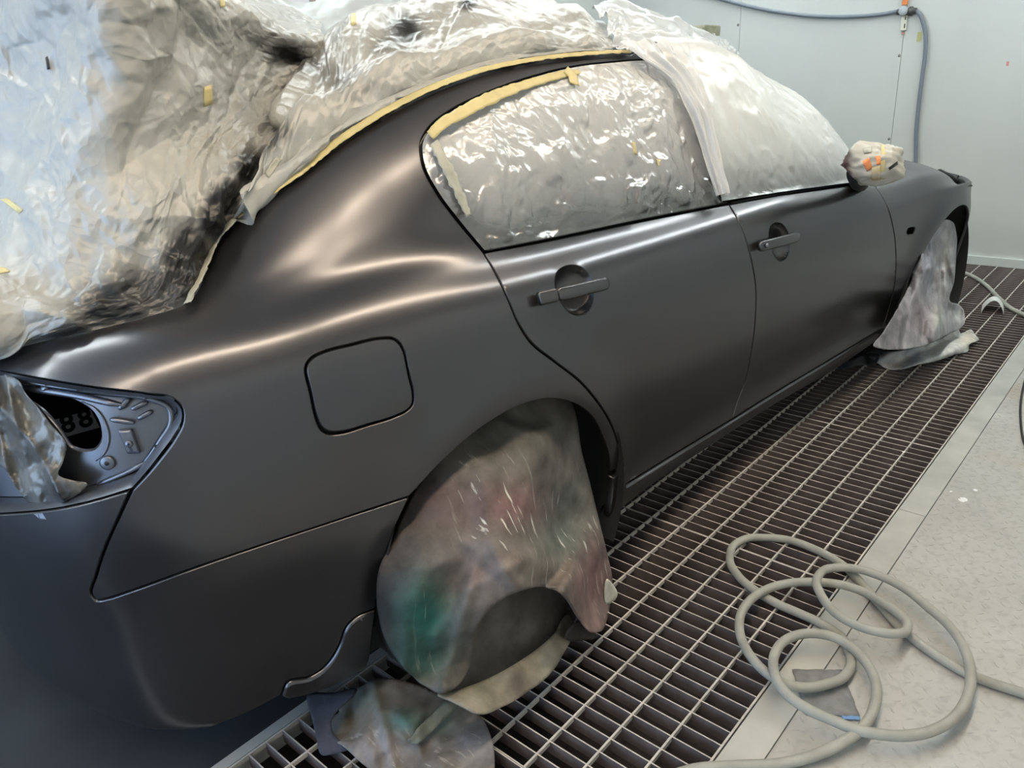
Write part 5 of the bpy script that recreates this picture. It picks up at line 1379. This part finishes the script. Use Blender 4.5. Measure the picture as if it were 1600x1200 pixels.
tag(vb, 'small metal hose valve with orange handle and white clip on the end wall', 'valve')
def wbox(name, x0, y0, x1, y1, d0, d1, mat, bev=.004):
    A = on_x((x0 + x1) / 2, (y0 + y1) / 2, XW); a = on_x(x0, (y0 + y1) / 2, XW); b_ = on_x(x1, (y0 + y1) / 2, XW); t_ = on_x((x0 + x1) / 2, y0, XW); u_ = on_x((x0 + x1) / 2, y1, XW)
    hw = abs(a[1] - b_[1]) / 2; hh = abs(t_[2] - u_[2]) / 2; m_ = MB()
    m_.bbox((-d1, A[1] - hw - vo_[1], A[2] - hh - vo_[2]), (-d0, A[1] + hw - vo_[1], A[2] + hh - vo_[2]), bev); return m_.build(name, mat, vb)
wbox('orange_handle', 1413, -25, 1421, 8, .010, .030, simple('orange_plastic', (.70, .22, .06), .45))
wbox('clip', 1409, 24, 1418, 48, .001, .020, simple('clip_plastic', (.66, .66, .56), .5)); wbox('clip_slot', 1415.5, 26, 1417, 31, .019, .0215, M_BLACK, .0005); wbox('clip_slot', 1414, 37, 1415.6, 44, .019, .0215, M_BLACK, .0005)
wbox('push_button', 1409.5, 50, 1413, 54.5, .001, .012, simple('pink_plastic', (.55, .25, .22), .5), .002)
m_ = MB(); q0 = on_x(1402, 19, XW - .02) - vo_; q1 = on_x(1432, 17, XW - .02) - vo_
m_.tube([q0, q0 + (q1 - q0) * .12, q0 + (q1 - q0) * .13, q0 + (q1 - q0) * .3, q0 + (q1 - q0) * .31, q0 + (q1 - q0) * .62, q0 + (q1 - q0) * .63, q0 + (q1 - q0) * .8, q0 + (q1 - q0) * .81, q1], [.018, .018, .013, .013, .022, .022, .028, .028, .02, .018], 12); m_.build('fittings', simple('fitting_metal', (.10, .10, .10), .4, .6), vb, True)
m_ = MB(); g0 = on_x(1411, 17, XW - .045) - vo_; m_.tube([g0 + np.array([.02, 0, 0]), g0, g0 - np.array([.004, 0, 0])], [.028, .028, .024], 24); m_.build('gauge', simple('gauge_face', (.40, .43, .45), .3), vb, True)
for (x, y) in ((1153, 39), (1405, 87), (1389, 217)):
    c_ = on_x(x, y, XW); m_ = MB(); m_.tube([(0, 0, 0), (-.004, 0, 0)], [.009, .006], 10); r_ = m_.build('rivet', M_SEAM, endwall, True); r_.location = tuple(c_)
for (x0, y0, x1_, y1_, col) in ((1434, 50, 1439, 65, (.50, .48, .22)), (1573, 96, 1576, 103, (.60, .25, .24))):
    a = on_x(x0, y0, XW); b_ = on_x(x1_, y1_, XW); m_ = MB(); m_.box((XW - .0012, min(a[1], b_[1]), min(a[2], b_[2])), (XW - .0002, max(a[1], b_[1]), max(a[2], b_[2]))); m_.build('paint_mark', simple('mark', col, .6), endwall)

# ---- dried paint spots on the floor plate
fl = bpy.data.objects['floor']
for (x, y, r_) in ((1505, 781, .016), (1524, 766, .009), (1486, 768, .006), (1412, 706, .007)):
    c_ = on_z(x, y, 0); g = np.random.default_rng(int(x)); n_ = 14; ph = g.uniform(.7, 1.15, n_)
    V = [(c_[0], c_[1], .0016)] + [(c_[0] + r_ * ph[k] * math.cos(2 * math.pi * k / n_), c_[1] + .8 * r_ * ph[k] * math.sin(2 * math.pi * k / n_), .0004) for k in range(n_)]
    mesh_obj('paint_spot', V, [(0, 1 + k, 1 + (k + 1) % n_) for k in range(n_)], M_WHITE, fl)
# ---- scraps on the floor
def wpix_flat(name, pix, z, mat, label, cat, wav=.003, curl=0, n=14):
    A, B, C_, D_ = [np.array(p, float) for p in pix]; V = []; g = np.random.default_rng(9)
    for i in range(n):
        for j in range(n):
            u, v = i / (n - 1), j / (n - 1); p = (A * (1 - u) + B * u) * (1 - v) + (D_ * (1 - u) + C_ * u) * v
            p = p + (g.normal(0, .5, 2) if (i in (0, n - 1) or j in (0, n - 1)) else 0)
            V.append(on_z(p[0], p[1], z + wav * abs(math.sin(u * 5 + v * 3)) + curl * (u ** 3)))
    Fc = [(i * n + j, i * n + j + 1, (i + 1) * n + j + 1, (i + 1) * n + j) for i in range(n - 1) for j in range(n - 1)]
    o = mesh_obj(name, V, Fc, mat); md = o.modifiers.new('thickness', 'SOLIDIFY'); md.thickness = .001; md.offset = 1
    return tag(o, label, cat)
sp_ = wpix_flat('sanding_sheet', [(1238, 1046), (1315, 1047), (1344, 1119), (1259, 1118)], .0015, simple('sanding_sheet', (.20, .205, .21), .8, var=.2, vscale=40), 'crumpled dark grey sanding sheet lying inside the hose coil', 'sanding sheet')
st_ = wpix_flat('blue_backing', [(1314, 1119), (1343, 1119), (1344, 1125), (1320, 1124)], .004, simple('blue_backing', (.14, .28, .55), .5), '', '', 0); st_.parent = sp_
for k__ in ('label', 'category'): del st_[k__]
def curled():
    a = on_z(1533, 488, .0); b_ = on_z(1568, 491, .0); ax = (b_ - a); L = np.linalg.norm(ax); ax /= L; dp = np.cross([0, 0, 1], ax); V = []; n, m2 = 18, 8
    if dp @ (CAM - a) > 0: dp = -dp
    for i in range(n):
        t = i / (n - 1); h_ = .075 * math.sin(math.pi * t) ** .8
        for j in range(m2):
            s = j / (m2 - 1); V.append(a + ax * L * t + dp * (s * .16 - .02) + np.array([0, 0, .002 + h_ * (1 - .25 * s)]))
    Fc = [(i * m2 + j, i * m2 + j + 1, (i + 1) * m2 + j + 1, (i + 1) * m2 + j) for i in range(n - 1) for j in range(m2 - 1)]
    m, nt, b = new_mat('paper_two_sided'); ge = N(nt, 'ShaderNodeNewGeometry'); mx = N(nt, 'ShaderNodeMixRGB'); mx.inputs[1].default_value = (.75, .75, .72, 1); mx.inputs[2].default_value = (.07, .12, .26, 1)
    nt.links.new(ge.outputs['Backfacing'], mx.inputs[0]); nt.links.new(mx.outputs[0], b.inputs['Base Color']); b.inputs['Roughness'].default_value = .5
    o = mesh_obj('paper_scrap', V, Fc, m)
    if o.data.polygons[len(Fc) // 2].normal.z < 0: o.data.flip_normals()
    tag(o, 'curled paper scrap, white above and blue below, on the far grate', 'paper scrap')
curled()
